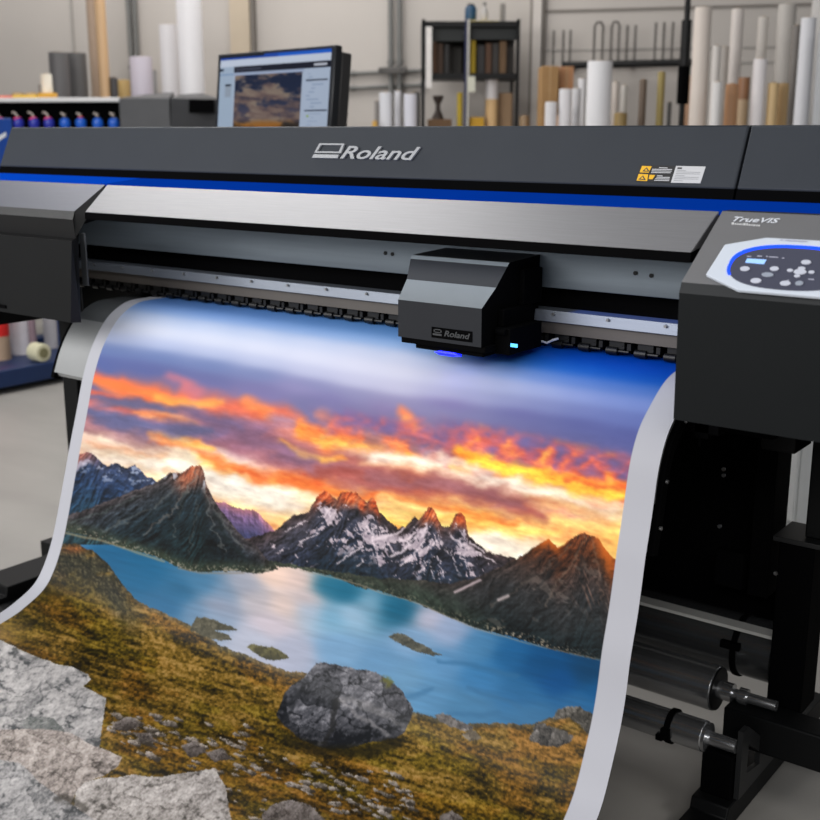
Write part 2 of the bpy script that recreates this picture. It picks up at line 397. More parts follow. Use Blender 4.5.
    Wp = [(70,538,(62,120,165)),(100,560,(24,88,128)),(140,575,(24,92,132)),(180,592,(36,96,134)),(205,585,(60,112,148)),(222,592,(112,136,162)),(218,604,(140,148,168)),(245,585,(150,155,170)),(255,600,(176,170,176)),(170,606,(40,98,138)),(195,612,(98,130,160)),(215,618,(130,148,172)),(275,575,(232,202,186)),(300,582,(222,196,188)),(285,605,(212,190,182)),(308,598,(200,182,182)),(270,625,(190,180,190)),(310,610,(165,180,200)),(255,640,(170,175,192)),(290,650,(160,165,185)),
          (325,588,(25,100,130)),(345,595,(20,95,125)),(330,615,(110,160,190)),(350,612,(150,180,205)),(390,608,(20,90,120)),(405,612,(15,85,115)),(372,605,(120,160,185)),(425,618,(185,180,198)),(450,630,(150,165,195)),(415,640,(120,155,190)),(340,650,(110,150,185)),(380,665,(95,140,178)),(480,645,(80,135,178)),(510,655,(35,105,158)),(540,665,(20,88,140)),(590,675,(22,75,115)),
          (560,680,(15,88,148)),(600,690,(25,100,155)),(440,665,(90,140,182)),(480,680,(60,125,175)),(520,695,(48,115,165)),(430,690,(80,132,172)),(470,705,(70,125,165)),(530,715,(66,125,168)),(580,705,(50,115,165)),(410,680,(95,140,175))]
    shore_y = line([(AX0,480),(40,520),(100,533),(162,553),(221,562),(262,560),(294,560),(340,568),(379,582),(441,606),(515,630),(601,651),(710,676)], wat)
    wm = (Y[wat] > shore_y)*1.
    mix(wat, wm, ctrl(wat, Wp, 13., 12., 1.5))
    wv = fbm((X[wat]+Y[wat]*.3)/30, (Y[wat]-X[wat]*.25)/3.2, 4, 52)-.5
    img[wat] *= (1+.14*wv*wm)[..., None]
    dk = wm*sstep(400, 560, X[wat])*.18; img[wat] *= np.stack([1-dk*1.5, 1-dk, 1-dk*.8], -1)
    for p in ([(440,660),(480,668),(515,678)], [(395,700),(430,690)], [(470,690),(500,697),(520,706)], [(450,712),(480,716),(500,712)]):
        stroke(p, 2.5, (48,100,140), .55, 4)

    # ---------------- far purple ridge
    sl = win(205, 495, 290, 560)
    r = line([(205,497),(215,502),(225,502.5),(236,507),(243,509.6),(250,509),(256,511),(262,517),(268,523),(275,531),(290,540)], sl)+jag(sl, 1.5, 5, 3)
    c = ramp((Y[sl]-r)/26, [(0,(170,110,120)),(.3,(112,85,120)),(1,(60,62,98))])*(.75+.5*shade(X[sl], Y[sl], 12, 9, 6))[..., None]
    mix(sl, (Y[sl] > r)*(Y[sl] < 545.), c)
    # ---------------- left blue range
    sl = win(40, 440, 180, 545)
    r = line([(40,470),(66,461),(72,458),(78,456),(84,452.5),(88,451),(93,454),(98,459),(103,464),(108,466),(113,464.5),(117,462),(121,466),(125,469),(130,466),(135,464.5),(140,470),(146,476.5),(152,477),(157,482),(165,488),(180,500)], sl)+jag(sl, 1.6, 4, 5)
    sh = flank(X[sl], Y[sl], 100, 455, 13, 14, 5.)
    c = ramp((Y[sl]-r)/70, [(0,(58,68,98)),(.35,(40,62,98)),(.8,(36,66,88)),(1.2,(38,66,74))])*(.35+1.0*sh)[..., None]
    sn = sstep(.64, .70, fbm(X[sl]/7, Y[sl]/4, 4, 23))*sstep(36, 4, Y[sl]-r)
    c = c*(1-sn[..., None]*.75)+col(165,175,200)*sn[..., None]*.75
    gl = sstep(14, 2, Y[sl]-r)*sstep(106, 78, X[sl]); c = c*(1-gl[..., None]*.7)+col(225,125,95)*gl[..., None]*.7*(.55+.8*sh)[..., None]
    sn2 = sstep(6, 9, Y[sl]-r)*sstep(17, 12, Y[sl]-r-((X[sl]-78)*-.3))*sstep(98, 86, X[sl])*.7; c = c*(1-sn2[..., None])+col(200,190,205)*sn2[..., None]
    mix(sl, (Y[sl] > r)*1., c)
    # ---------------- middle range with snow
    sl = win(225, 480, 560, 670)
    ridge = [(225,545),(262,535),(276,530),(285,523),(294,515.5),(302,513.5),(309,511.5),(313,504),(316,498),(320,493),(323.5,490),(328,493),(332.6,496),(337,500),(341,493.5),(345,492),(352,492),(356,492),(360,497),(366,502),(370,500),(373,497.5),(376,502),(379,513),(385,517),(391,523),(398,528),(404,527),(410,522),(415,517),(419,520),(424,514),(428,509),(431.7,507.5),(435,511),(438,519),(444,527),(449,527),(453,521),(456,514),(459,512),(462,513),(465,518),(468,534),(474,541),(480.5,546),(488,552),(496,554),(515,558),(530,566),(560,580)]
    r = line(ridge, sl)+jag(sl, 2.2, 3.5, 8)
    dep = Y[sl]-r
    sh = np.where(X[sl] < 400, flank(X[sl], Y[sl], 345, 490, 12, 41, 5.), flank(X[sl], Y[sl], 432, 505, 12, 43, 5.)); sh2 = shade(X[sl], Y[sl], 34, 47, 14, False)
    c = ramp(dep/85, [(0,(96,72,68)),(.2,(82,76,86)),(.5,(56,62,80)),(.8,(36,50,64)),(1.2,(30,46,50))])*(.08+.90*sh+.33*sh2)[..., None]*col(236,248,262)
    # alpenglow on the towers
    gl = 0
    for (px, py, rx, ry) in [(324,497,10,14),(350,500,12,17),(361,506,6,10),(374,506,6,14),(431,518,8,16),(460,520,7,14)]:
        gl = np.maximum(gl, np.exp(-((X[sl]-px)/rx)**2-((Y[sl]-py)/ry)**2))
    gl = gl*sstep(22, 4, dep)*1.2; gl = np.clip(gl, 0, 1)
    c = c*(1-gl[..., None])+ramp(sh, [(0,(95,40,25)),(.5,(205,85,42)),(1,(250,150,90))])*gl[..., None]
    # snowfields
    n1 = fbm((X[sl]+dep*.5)/9, Y[sl]/7, 5, 61, .62); n2 = fbm((X[sl]-dep*.9)/4, (Y[sl]+X[sl]*.3)/11, 4, 66, .6)
    hfield = np.exp(-((X[sl]-385)/22)**2-((Y[sl]-538)/15)**2)*.22+np.exp(-((X[sl]-425)/20)**2-((Y[sl]-545)/18)**2)*.17+np.exp(-((X[sl]-472)/20)**2-((Y[sl]-548)/14)**2)*.2+np.exp(-((X[sl]-355)/22)**2-((Y[sl]-548)/14)**2)*.1+np.exp(-((X[sl]-330)/14)**2-((Y[sl]-515)/12)**2)*.1
    sn = sstep(.61, .66, n1*.55+n2*.45+hfield*.9)*sstep(4, 12, dep)*sstep(75, 48, dep)
    mbot = line([(225,560),(270,564),(294,566),(331,573),(360,586),(379,589),(418,601),(441,612),(560,640)], sl)
    mix(sl, ((dep > 0) & (Y[sl] < mbot))*1., c*(1-sn[..., None]*.88)+(ramp(sh, [(0,(150,136,150)),(1,(244,226,230))]))*sn[..., None]*.88)
    for p, w in [([(284,532),(305,521)],1.2),([(300,543),(318,533)],1.3),([(338,564),(352,552),(362,547)],1.6),([(356,566),(364,559)],1.1),([(368,527),(375,545)],1.6),([(370,540),(398,533),(404,528)],2.6),([(374,525),(372,540)],2.4),([(398,538),(412,545)],1.5),([(392,556),(406,548),(416,536)],2.4),([(402,566),(418,551),(426,540)],1.6),([(426,524),(422,536)],3),([(446,548),(450,556)],1),
                 ([(430,560),(434,580)],.9),([(438,556),(444,578)],.9),([(425,560),(426,575)],.8),([(450,535),(462,546)],2.2),([(470,542),(484,552)],1.8),([(452,553),(458,572)],.9),([(476,552),(496,562)],1.2),([(326,508),(331,516)],2.2),([(455,590),(478,580)],1.4),([(500,598),(508,595)],1.4),([(460,556),(470,566)],1.),([(354,530),(366,540)],1.4)]:
        stroke(p, w*.62, (228,212,220), .8, 2.2, .9, 19, 5.)
    # ---------------- pyramid mountain on the left
    sl = win(40, 455, 300, 590)
    ridge = [(40,530),(66,516),(90,508),(110,500),(130,492),(150,485),(158,482),(164,477),(170,472.5),(176,473),(181,473.5),(186,470),(190,467),(195,466),(199,464.5),(202,467),(204.5,474),(206,484),(210,492),(213.6,499),(219,508),(225,515),(235.6,529),(246,539),(257.6,547),(266,558),(275,566),(300,585)]
    r = line(ridge, sl)+jag(sl, 1.5, 4, 18)
    bot = line([(40,522),(65,531),(82,534),(100,539),(116,545),(133,550),(148,555),(162,559),(175,566),(190,571),(205,572),(221,571),(243,572),(262,574),(267,572),(300,565)], sl)
    dep = Y[sl]-r
    dx = X[sl]-199
    sh = flank(X[sl], Y[sl], 199, 464, 13, 71, 5.5); sh2 = shade(X[sl], Y[sl], 36, 74, 14, False)
    side = sstep(-4, 14, dx-dep*.02)
    c = ramp(dep/90, [(0,(104,84,82)),(.16,(70,72,78)),(.42,(42,58,66)),(1.1,(30,50,50))])*(.06+.86*sh+.30*sh2)[..., None]*col(228,250,262)
    c *= (1-.25*side*sstep(10, 30, dep))[..., None]
    gl = sstep(30, 4, dep)*np.exp(-((X[sl]-190)/14)**2); c = c*(1-gl[..., None]*.85)+ramp(sh, [(0,(110,60,45)),(.5,(215,110,70)),(1,(250,160,110))])*gl[..., None]*.85
    sn = sstep(.5, .6, fbm(X[sl]/4, Y[sl]/7, 4, 83))*np.exp(-((X[sl]-205)/5)**2-((Y[sl]-480)/9)**2)+sstep(.5, .58, fbm(X[sl]/5, Y[sl]/3, 4, 85))*np.exp(-((X[sl]-171)/8)**2-((Y[sl]-476)/5)**2)
    sn = np.clip(sn, 0, 1)*.9; c = c*(1-sn[..., None])+col(205,210,225)*sn[..., None]
    low = sstep(16, 2, bot-Y[sl])*.6; c = c*(1-low[..., None])+col(58,66,46)*low[..., None]*(.6+.8*sh2)[..., None]
    twn = sstep(.68, .74, vnoise(X[sl]/1.6, Y[sl]/1.3, 91))*sstep(9, 2, bot-Y[sl])*.7; c = c*(1-twn[..., None])+col(165,155,140)*twn[..., None]
    mix(sl, ((dep > 0) & (Y[sl] < bot+jag(sl, 1.2, 5, 21)))*1., c)
    for p, w, cc_, al in [([(197,470),(187,492),(168,513),(142,534)],1.,(128,118,112),.5),([(203,480),(207,502),(213,526),(224,552)],1.,(112,114,112),.5),([(191,480),(181,506),(173,538)],.9,(100,106,104),.45),([(208,497),(222,521),(243,548)],.9,(104,106,102),.45),
                         ([(180,486),(160,503),(130,520),(104,530)],.9,(106,108,104),.45),([(196,500),(195,525),(188,552)],.9,(92,98,96),.4),([(205,500),(203,530),(210,560)],2.2,(16,26,28),.5),([(186,495),(176,520),(160,545)],2.2,(16,26,28),.45),([(214,512),(228,540),(246,560)],2.4,(16,28,28),.45),([(170,500),(148,520),(120,536)],2.2,(18,30,32),.4),([(70,522),(105,512),(140,497)],1.,(96,110,108),.4)]:
        stroke(p, w, cc_, al, 3.5, .9, 23, 9.)
    stroke([(66,532),(100,540),(133,551),(165,561)], 1.2, (165,145,110), .6, 1.5)
    stroke([(178,568),(200,573),(245,573)], 1.1, (130,120,105), .6, 1.5)
    # ---------------- right brown mountain + valley floor
    sl = win(270, 525, AX1, 690)
    ridge = [(270,560),(300,566),(340,572),(380,578),(420,580),(450,584),(475,578),(490,572),(502,566),(515,559),(527,552.5),(533,548),(539,543.5),(545,540.5),(549,539.5),(553,543),(557,548),(565,544),(574,537),(580,534.5),(585,533),(590,535.5),(597,537.5),(603,545),(609,554.5),(613,558),(620,562),(650,578),(710,600)]
    r = line(ridge, sl)+jag(sl, 1.6, 4, 28)
    bot = line([(270,566),(294,568),(331,575.5),(360,588),(379,591),(400,598),(418,603.5),(441,614.6),(476,628),(515,638),(554,650),(601,660),(640,668),(710,684)], sl)
    dep = Y[sl]-r
    dx = X[sl]-585
    sh = flank(X[sl], Y[sl], 585, 532, 13, 101, 5.5); sh2 = shade(X[sl], Y[sl], 40, 104, 16, False)
    dep2 = dep+sstep(560, 490, X[sl])*48
    c = ramp(dep2/95, [(0,(128,62,26)),(.22,(98,56,36)),(.42,(84,66,60)),(.65,(54,54,56)),(1.1,(30,42,46))])*(.12+.88*sh+.28*sh2)[..., None]
    hot = np.exp(-((X[sl]-606)/12)**2)*sstep(34, 0, dep)+np.exp(-((X[sl]-549)/13)**2)*sstep(12, 0, dep); hot = np.clip(hot, 0, 1)*.8
    c = c*(1-hot[..., None])+col(225,110,30)*hot[..., None]
    str_ = sstep(.55, .75, fbm((X[sl]-dep*.45)/2.6, Y[sl]/26, 3, 111))*sstep(20, 40, dep)*sstep(85, 55, dep)*sstep(565, 590, X[sl])*.55
    c = c*(1-str_[..., None])+col(165,125,108)*str_[..., None]
    st2 = sstep(.62, .72, fbm((X[sl]-dep*.6)/7, Y[sl]/9, 4, 117))*sstep(18, 34, dep)*sstep(100, 60, dep)*.3
    c = c*(1-st2[..., None])+col(140,128,120)*st2[..., None]
    twn = sstep(.70, .76, vnoise(X[sl]/1.7, Y[sl]/1.3, 121))*sstep(12, 3, bot-Y[sl])*sstep(615, 540, X[sl])*.75; c = c*(1-twn[..., None])+col(175,160,140)*twn[..., None]
    val = sstep(40, 6, bot-Y[sl])*sstep(520, 440, X[sl]); c = c*(1-val[..., None]*.6)+col(44,58,46)*val[..., None]*.6*(.5+sh2)[..., None]
    m = ((dep > 0) & (Y[sl] < bot+jag(sl, 1.2, 5, 33)))*1.
    mix(sl, m, c)
    stroke([(300,570),(345,580),(380,592),(420,604),(476,628),(540,646),(600,660)], .8, (150,140,125), .55, 1.5)
    for p, w, cc_, al in [([(585,537),(575,556),(560,580),(545,606)],1.,(120,104,92),.4),([(592,540),(598,565),(602,600)],1.,(130,104,90),.4),([(570,545),(548,566),(520,588),(492,606)],1.,(110,98,90),.4),([(580,556),(584,590),(578,620)],2.2,(26,28,30),.45),([(560,560),(540,585),(525,612)],2.2,(28,30,32),.45),([(545,552),(520,572),(490,592)],1.8,(44,38,36),.4),([(600,560),(606,590),(604,630)],2.2,(30,28,28),.4)]:
        stroke(p, w, cc_, al, 3.5, .9, 29, 9.)
    stroke([(455,592),(480,580)], 1.3, (205,185,190), .8, 1.5); stroke([(498,600),(508,596)], 1.6, (195,180,180), .8, 1.5)

    # ---------------- near hillside
    sl = win(AX0, 530, AX1, AY1)
    edge = line([(AX0,500),(0,532),(50,543),(62,544),(75,543),(83,547),(92,550),(100,557),(110,566),(118,577),(126,588),(133,597),(145,605),(159,610),(172,617),(190,626),(206,636),(222,646),(243,654),(256,659),(268,664),(280,668),(290,672.5),(300,671),(400,712),(412,712),(420,714),(430,716),(445,720),(464,724),(480,723),(502,723),(520,725),(534,724),(548,718),(557,716),(575,714),(590,716),(640,722),(710,730)], sl)+jag(sl, 1.8, 5, 39)
    x, y = X[sl], Y[sl]; dep = y-edge
    u = x*.96+y*.28; v = y*.96-x*.28
    g1 = fbm(u/70, v/14, 5, 131, .55); g2 = fbm(u/22, v/3.6, 4, 137, .6); g3 = fbm(x/2.6, y/2.0, 3, 141, .6)
    t = .5+(g1-.5)*.50+(g2-.5)*.62+(g3-.5)*.62-.015
    c = ramp(t, [(.2,(18,14,3)),(.36,(50,40,9)),(.48,(84,65,16)),(.60,(116,89,30)),(.78,(160,126,68))])
    rust = sstep(.48, .64, fbm(u/55+7, v/22, 4, 151))[..., None]; c = c*(1-rust*.45)+c*col(272,220,160)*rust*.45
    grn = sstep(.48, .66, fbm(u/40+3, v/13, 4, 157))[..., None]; c = c*(1-grn*.55)+c*col(228,250,130)*grn*.55
    bank = sstep(152, 112, x)*sstep(58, 22, dep)*sstep(.25, .5, fbm(x/22, y/12, 4, 165)+.16)                      # dark rocky bank at the left shore
    rk = shade(x, y, 8, 163, 4); c = c*(1-bank[..., None]*.9)+ramp(rk*.6+g3*.55-.07, [(.1,(8,10,7)),(.5,(36,37,27)),(.9,(112,104,80))])*bank[..., None]*.9
    ob = np.exp(-((x-74)/13)**2-((y-549)/4.5)**2); c = c*(1-ob[..., None]*.7)+col(140,78,36)*ob[..., None]*.7*(.45+rk)[..., None]
    shore = sstep(7, 1, dep)*sstep(120, 150, x)*.6; c = c*(1-shore[..., None])+ramp(rk, [(0,(35,35,32)),(1,(140,130,110))])*shore[..., None]
    drk = np.exp(-((x-30)/60)**2-((y-590)/16)**2)*.35; c *= (1-drk)[..., None]
    lightleft = np.exp(-((x-0)/26)**2-((y-633)/14)**2)*.5; c = c*(1-lightleft[..., None])+col(175,140,85)*lightleft[..., None]  # pale haze at the lower left, painted into the turf colour
    mix(sl, (dep > 0)*1., c)
    # spits and islets
    def rock(pts, lo, mid, hi, sc, seed, warp=2., k=4., spk=.0, crack=.0, amb=.0):
        s2, m = poly(pts, warp, max(4., sc*.7), seed)
        x, y = X[s2], Y[s2]
        wx_ = x+(fbm(x/sc*1.3, y/sc*1.3, 4, seed+31)-.5)*sc*1.1; wy_ = y+(fbm(x/sc*1.3+7, y/sc*1.3, 4, seed+33)-.5)*sc*1.1
        f1, f2, idv = cells(wx_+wy_*.35, wy_*1.25, sc*1.5, seed % 200)
        h1 = fbm(x/sc, y/sc*1.2, 5, seed+1, .5)*sc*.2
        qy, qx = np.gradient(h1)
        yy0 = min(p[1] for p in pts); yy1 = max(p[1] for p in pts)
        tt = .50+(idv-.5)*(.42 if seed == 231 else .26)+np.clip(k*.12*(qx*.75+qy*.8)*AS*-1., -.35, .45)+(.5-(y-yy0)/(yy1-yy0+1))*.10
        g1, g2, _ = cells(wx_*1.1+50, wy_*1.5, sc*.55, (seed+9) % 200)
        tt = tt-(.34 if seed == 231 else .20)*sstep(.07, .0, f2-f1)-.12*sstep(.09, .0, g2-g1)*sstep(.45, .6, fbm(x/sc, y/sc, 3, seed+40))+(fbm(x/3.2, y/2.6, 3, seed+3)-.5)*.34
        if spk: tt = tt+(fbm(x/1.5, y/1.5, 2, seed+9)-.5)*spk
        if crack:
            cr = fbm((x+y*.4)/(sc*1.1), (y-x*.3)/(sc*.55), 4, seed+13, .5, True)
            tt = tt-crack*sstep(.80, .90, cr)
        yy = np.array([p[1] for p in pts]); tt = tt-1.6*amb*np.clip((y-yy.min())/(yy.max()-yy.min()+1), 0, 1)**1.5
        c = ramp(tt, [(0,lo),(.5,mid),(1,hi)])
        mix(s2, m, c); return s2, m
    rock([(196,618),(206,617),(220,622),(238,630),(226,631),(214,630),(230,636),(232,640),(218,640),(204,637),(190,630)], (22,26,26), (66,64,50), (140,132,112), 7, 201, 1.5)
    rock([(246,646),(253,644),(262,646),(272,647),(282,652),(290,658),(280,660),(266,660),(258,655)], (24,26,20), (78,74,46), (140,135,95), 6, 205, 1.2)
    rock([(388,636),(393,634),(399,633),(407,636),(414,641),(424,645),(434,651),(443,656),(432,656),(416,652),(404,646),(395,641)], (26,30,34), (84,84,74), (165,158,140), 6, 211, 1.2)
    # scattered stones in the turf
    rs = np.random.RandomState(5)
    zones = [(115,180,712,735),(130,215,735,760),(165,250,722,748),(190,270,745,775),(225,330,752,790),(235,400,775,815),(250,420,790,830),(330,420,770,812),(110,150,722,745)]
    for (xa, xb, ya, yb) in zones:
        for k in range(20):
            cx = rs.uniform(xa, xb); cy = rs.uniform(ya, yb); w = rs.uniform(2, 8.5); h = w*rs.uniform(.3, .6)
            ptsr = [(cx+w*math.cos(q)*rs.uniform(.75, 1.1)+h*.6*math.sin(q), cy+h*math.sin(q)*rs.uniform(.7, 1.1)+w*.22*math.cos(q)) for q in np.linspace(0, 6.28, 9)[:-1]]
            rock(ptsr, (52,46,38), (150,140,132), (222,212,206), 6, 300+int(rs.randint(60)), 2., 4., .35, 0, .45)
    for p in ([(115,722),(125,717),(134,718),(140,727),(128,731),(116,730)], [(262,815),(270,805),(290,800),(310,805),(325,820),(330,832),(264,830)], [(440,816),(452,811),(462,818),(464,828),(440,828)], [(132,732),(150,733),(156,741),(140,742)], [(180,745),(195,741),(206,752),(190,758)], [(205,752),(222,748),(232,758),(214,763)]):
        rock(p, (46,40,36), (112,104,100), (180,172,170), 9, 340+int(p[0][0]) % 50, 1.5, 4., .3, .25, .2)
    # dark boulder in the middle
    b = rock([(277,715),(280,704),(284,695),(291,687),(298,681),(306,676),(311,670),(317,664),(325,663.5),(334,665),(345,667),(356,669),(366,669.5),(376,672),(384,676),(390,681),(397,688),(404,695),(411,703),(413,709),(409,722),(404,732),(396,738),(382,741),(366,744),(348,748),(330,748),(317,747),(305,742),(297,737),(286,728),(278,719)],
         (20,22,26), (82,82,88), (176,174,180), 19, 231, 2.2, 8., .22, .5, .22)
    stroke([(340,700),(352,712),(370,722),(388,735)], 2.2, (150,146,148), .5, 3, .6, 8, 9.); stroke([(338,700),(332,725),(325,742)], 3, (26,26,26), .7, 3, .6, 9, 9.)
    stroke([(340,698),(365,705),(392,718),(404,728)], [3,5,4,2], (150,146,146), .35, 4, .6, 10, 9.)
    stroke([(296,690),(290,710),(284,722)], 3, (30,32,36), .6, 3, .6, 11, 9.); stroke([(384,680),(390,684)], 3.5, (92,92,38), .8, 3, .6, 12, 6.)
    stroke([(285,738),(320,750),(365,752),(400,742)], [4,6,6,4], (26,22,8), .7, 4, .9, 13, 9.)
    # rocks at the right shore
    rock([(529,741),(532,733),(537,722),(545,724),(552,727),(562,731),(574,736),(570,742),(560,746),(545,746)], (24,24,24), (88,84,80), (178,172,170), 9, 251, 2, 5., .3, .4, .1)
    rock([(553,720),(557,709),(566,706),(577,707),(584,709),(592,713),(600,722),(598,735),(586,733),(580,726),(570,718)], (24,24,22), (84,80,74), (165,160,155), 9, 255, 2, 5., .3, .3, .1)
    rock([(434,716),(442,713),(452,717),(464,722),(474,728),(466,731),(450,727),(440,722)], (36,34,34), (105,100,98), (180,174,172), 7, 259, 1.5, 4., .3)
    rock([(462,735),(472,728),(482,738),(470,741)], (40,34,26), (105,95,80), (165,155,140), 6, 263, 1.5)
    # pale granite in the corner
    A = [(-230,690),(-190,655),(-120,632),(-60,640),(-20,636),(0,641),(14,647),(27,653),(40,658),(53,663),(70,667),(88,673),(91,679),(83,686),(94,692),(107,699),(105,712),(102,726),(100,745),(90,770),(-60,780),(-200,770)]
    rock(A, (72,74,76), (168,165,164), (226,222,220), 26, 271, 2.2, 9., .22, .42, .05)
    rock([(20,722),(34,716),(52,718),(66,732),(60,742),(28,736)], (60,64,64), (122,124,122), (180,178,176), 10, 273, 2, 5., .25, .3)
    rock([(-250,800),(-190,748),(-110,740),(-60,735),(0,730),(27,728.5),(48,730),(67,731.5),(80,738),(92,745),(108,751),(122,758.5),(116,767),(107,774),(94,780),(80,789),(70,805),(-60,830),(-180,850)], (70,64,60), (160,150,144), (216,208,202), 22, 281, 1.8, 8., .42, .25, .22)
    rock([(76,792),(84,783),(95,779),(102,777),(130,776),(161,777),(190,772),(205,769),(216,770),(225,786),(229,803),(234,840),(228,900),(205,952),(140,968),(84,940),(66,900),(74,806)], (64,60,56), (156,150,146), (222,216,212), 24, 287, 1.8, 8., .36, .3, .12)
    rock([(-240,860),(-180,800),(-110,768),(-60,755),(0,759),(21,763.5),(30,772),(38,782),(52,792),(67,801),(82,811),(94,820),(106,850),(96,905),(40,950),(-40,962),(-150,940),(-220,905)], (56,58,60), (148,146,146), (204,201,200), 28, 293, 1.5, 9., .30, .3, .1)
    stroke([(58,798),(72,800),(84,806)], 4, (50,46,40), .6, 3, .6, 14, 8.)
    return np.clip(img, 0, 1)
# ------------------------------------------------------------------ palette
M_hood = mat('charcoal plastic', (52, 56, 62), .5, spec=.2, var=.03, bump=.15, bsc=900)
M_black = mat('black plastic', (12, 12, 13), .5, spec=.3, var=.05)
M_frame = mat('black painted steel', (8, 9, 10), .55, spec=.18, var=.06)
M_pit = mat('matt black', (4, 4, 5), .8, spec=.04, var=.05)
M_dark = mat('dark grey plastic', (14, 17, 19), .55, spec=.15, var=.03, bump=.1, bsc=900)
M_face = mat('housing front plastic', (19, 20, 21), .6, spec=.15, var=.03, bump=.1, bsc=900)
M_silver = mat('brushed aluminium', (138, 138, 141), .44, .5, var=.05, sc=30, stretch=(.4, 14, 14))
M_grey = mat('grey lacquer', (120, 120, 122), .45, .3, var=.03, bump=.1, bsc=900)
M_rail = mat('rail aluminium', (98, 107, 115), .45, .35, var=.06, sc=20, stretch=(.3, 6, 6))
M_strip = mat('pale rail aluminium', (112, 118, 128), .4, .5, var=.05, sc=20, stretch=(.3, 6, 6))
M_brown = mat('bronze fascia', (76, 71, 67), .5, .3, var=.06)
M_blue = mat('blue light strip', (2, 34, 105), .6, spec=.0, emit=.27, ecol=(4, 76, 215), var=.05)
M_platen = mat('dark platen metal', (96, 99, 101), .4, .4, var=.05)
M_apron = mat('bare steel apron', (146, 148, 149), .42, .25, var=.03)
M_steel = mat('polished steel', (196, 197, 199), .23, .9, var=.06, sc=14, stretch=(.3, 8, 8))
M_roll = mat('dark film', (112, 114, 116), .25, .85, var=.08, sc=10, stretch=(.3, 8, 8))
M_white = mat('white plastic', (214, 218, 226), .4, var=.02)
M_chrome = mat('bright lettering metal', (205, 207, 210), .25, .6, var=.02)
M_roller = mat('pinch roller rubber', (12, 12, 13), .45, spec=.4)
M_screw = mat('screw metal', (170, 170, 170), .3, .9, var=.02)

XL, XR = -2.74, .12                # ends of the machine
CX0, CX1 = -2.12, -.683             # the open bay between the two housings
printer = thing('wide_format_printer', 'large charcoal and silver wide format printer ejecting the landscape print', 'printer', (-1.4, 1.95, 0))

# hood: sloping face, top and back
hood = [(1.850, 1.299), (1.805, 1.1995), (1.815, 1.193), (2.25, 1.190), (2.25, 1.299)]
o = MB().prism(hood, XL, -.7135).build('top_cover', M_hood, printer, .003)
o2 = MB().prism(hood, -.7095, XR).build('end_cover', M_hood, printer, .003)
MB().prism([(1.806, 1.1985), (1.801, 1.182), (1.83, 1.182), (1.83, 1.1985)], XL, -.7135).prism([(1.806, 1.1985), (1.801, 1.182), (1.83, 1.182), (1.83, 1.1985)], -.7095, XR).build('cover_seal', M_pit, printer)
hn = Vector((0, -(1.299-1.199), .045)).normalized(); hp = (0, 1.85, 1.299)
hu = Vector((1, 0, 0)); hv = Vector((0, .045, .1)).normalized()
def on_hood(x, y): return on_plane(x, y, hp, hn)
# brand emblem and lettering standing off the hood
def letter(words, a, b, height, n, v, thick, name, m, parent, shear=.25, bold=.02, lift=.0015):
    vs, fs = text_mesh(words, shear, bold)
    x0 = min(p.x for p in vs); x1 = max(p.x for p in vs); y1 = max(p.y for p in vs); y0 = min(0, min(p.y for p in vs))
    a = Vector(a); b = Vector(b); u = (b-a); W = u.length; u = u.normalized(); v = (Vector(v)-u*Vector(v).dot(u)).normalized()
    k = len(vs)
    P0 = [a+u*((p.x-x0)/(x1-x0)*W)+v*(p.y/y1*height)+Vector(n)*lift for p in vs]
    P1 = [p+Vector(n)*thick for p in P0]
    from collections import Counter
    cnt = Counter(); 
    for f in fs:
        for i in range(len(f)): cnt[(f[i], f[(i+1) % len(f)])] += 1
    side = [(i, j, j+k, i+k) for (i, j) in cnt if (j, i) not in cnt]
    mb = MB().add(P0+P1, [tuple(reversed(f)) for f in fs]+[tuple(q+k for q in f) for f in fs]+side)
    return mb.build(name, m, parent, smooth=False)
letter('Roland', on_hood(341.6, 159.2), on_hood(418.5, 161.0), .0268, hn, hv, .004, 'brand_lettering', M_chrome, o, .33, .014)
em = MB()
def hs(poly, t=.004, mi=0, mbx=None, l=.0015):
    (mbx or em).slab([on_hood(*p)+hn*l for p in poly], hn, t, mi)
Q = [(321, 144.3), (346, 144.6), (342.3, 154.2), (315.8, 153.8)]
inn = [(322.6, 145.9), (343.2, 146.1), (340.4, 152.6), (318.6, 152.3)]
for i in range(4):
    j = (i+1) % 4; hs([Q[i], Q[j], inn[j], inn[i]])
hs([(315.2, 155.3), (340.5, 155.7), (338.8, 159.2), (313.4, 158.7)])
em.build('brand_emblem', M_chrome, o, smooth=False)
# warning sticker: black and yellow half, white half
M_yel = mat('warning yellow', (235, 180, 20), .5, var=.02); M_lblw = mat('sticker white', (196, 197, 199), .5, var=.02); M_ink = mat('sticker ink', (60, 60, 62), .6, var=.02); M_lblk = mat('sticker black', (26, 26, 28), .5, var=.02)
mb = MB()
hs([(640.1, 165.4), (676.3, 166.1), (671, 182.9), (636.1, 181.5)], .0006, 0, mb, .0004)
hs([(676.3, 166.1), (705.9, 166.8), (700.5, 183.5), (671, 182.9)], .0006, 1, mb, .0004)
for q in ([(642.3, 166.2), (652, 166.6), (649, 173), (639.9, 172.7)], [(639, 174.2), (648.6, 174.6), (647.4, 181.4), (636.8, 180.9)], [(649.9, 175.1), (655.5, 175.3), (652.8, 179.6), (649, 179.4)]): hs(q, .0004, 2, mb, .0011)
for q in ([(647.2, 167.6), (649.8, 172), (642.6, 171.8)], [(643.4, 175.8), (646.2, 180.4), (638.6, 180)]): hs(q, .0003, 3, mb, .0016)
for q in ([(646.9, 169), (648.1, 171.3), (644.8, 171.2)], [(643, 177.2), (644.4, 179.6), (641, 179.4)]): hs(q, .0003, 2, mb, .002)
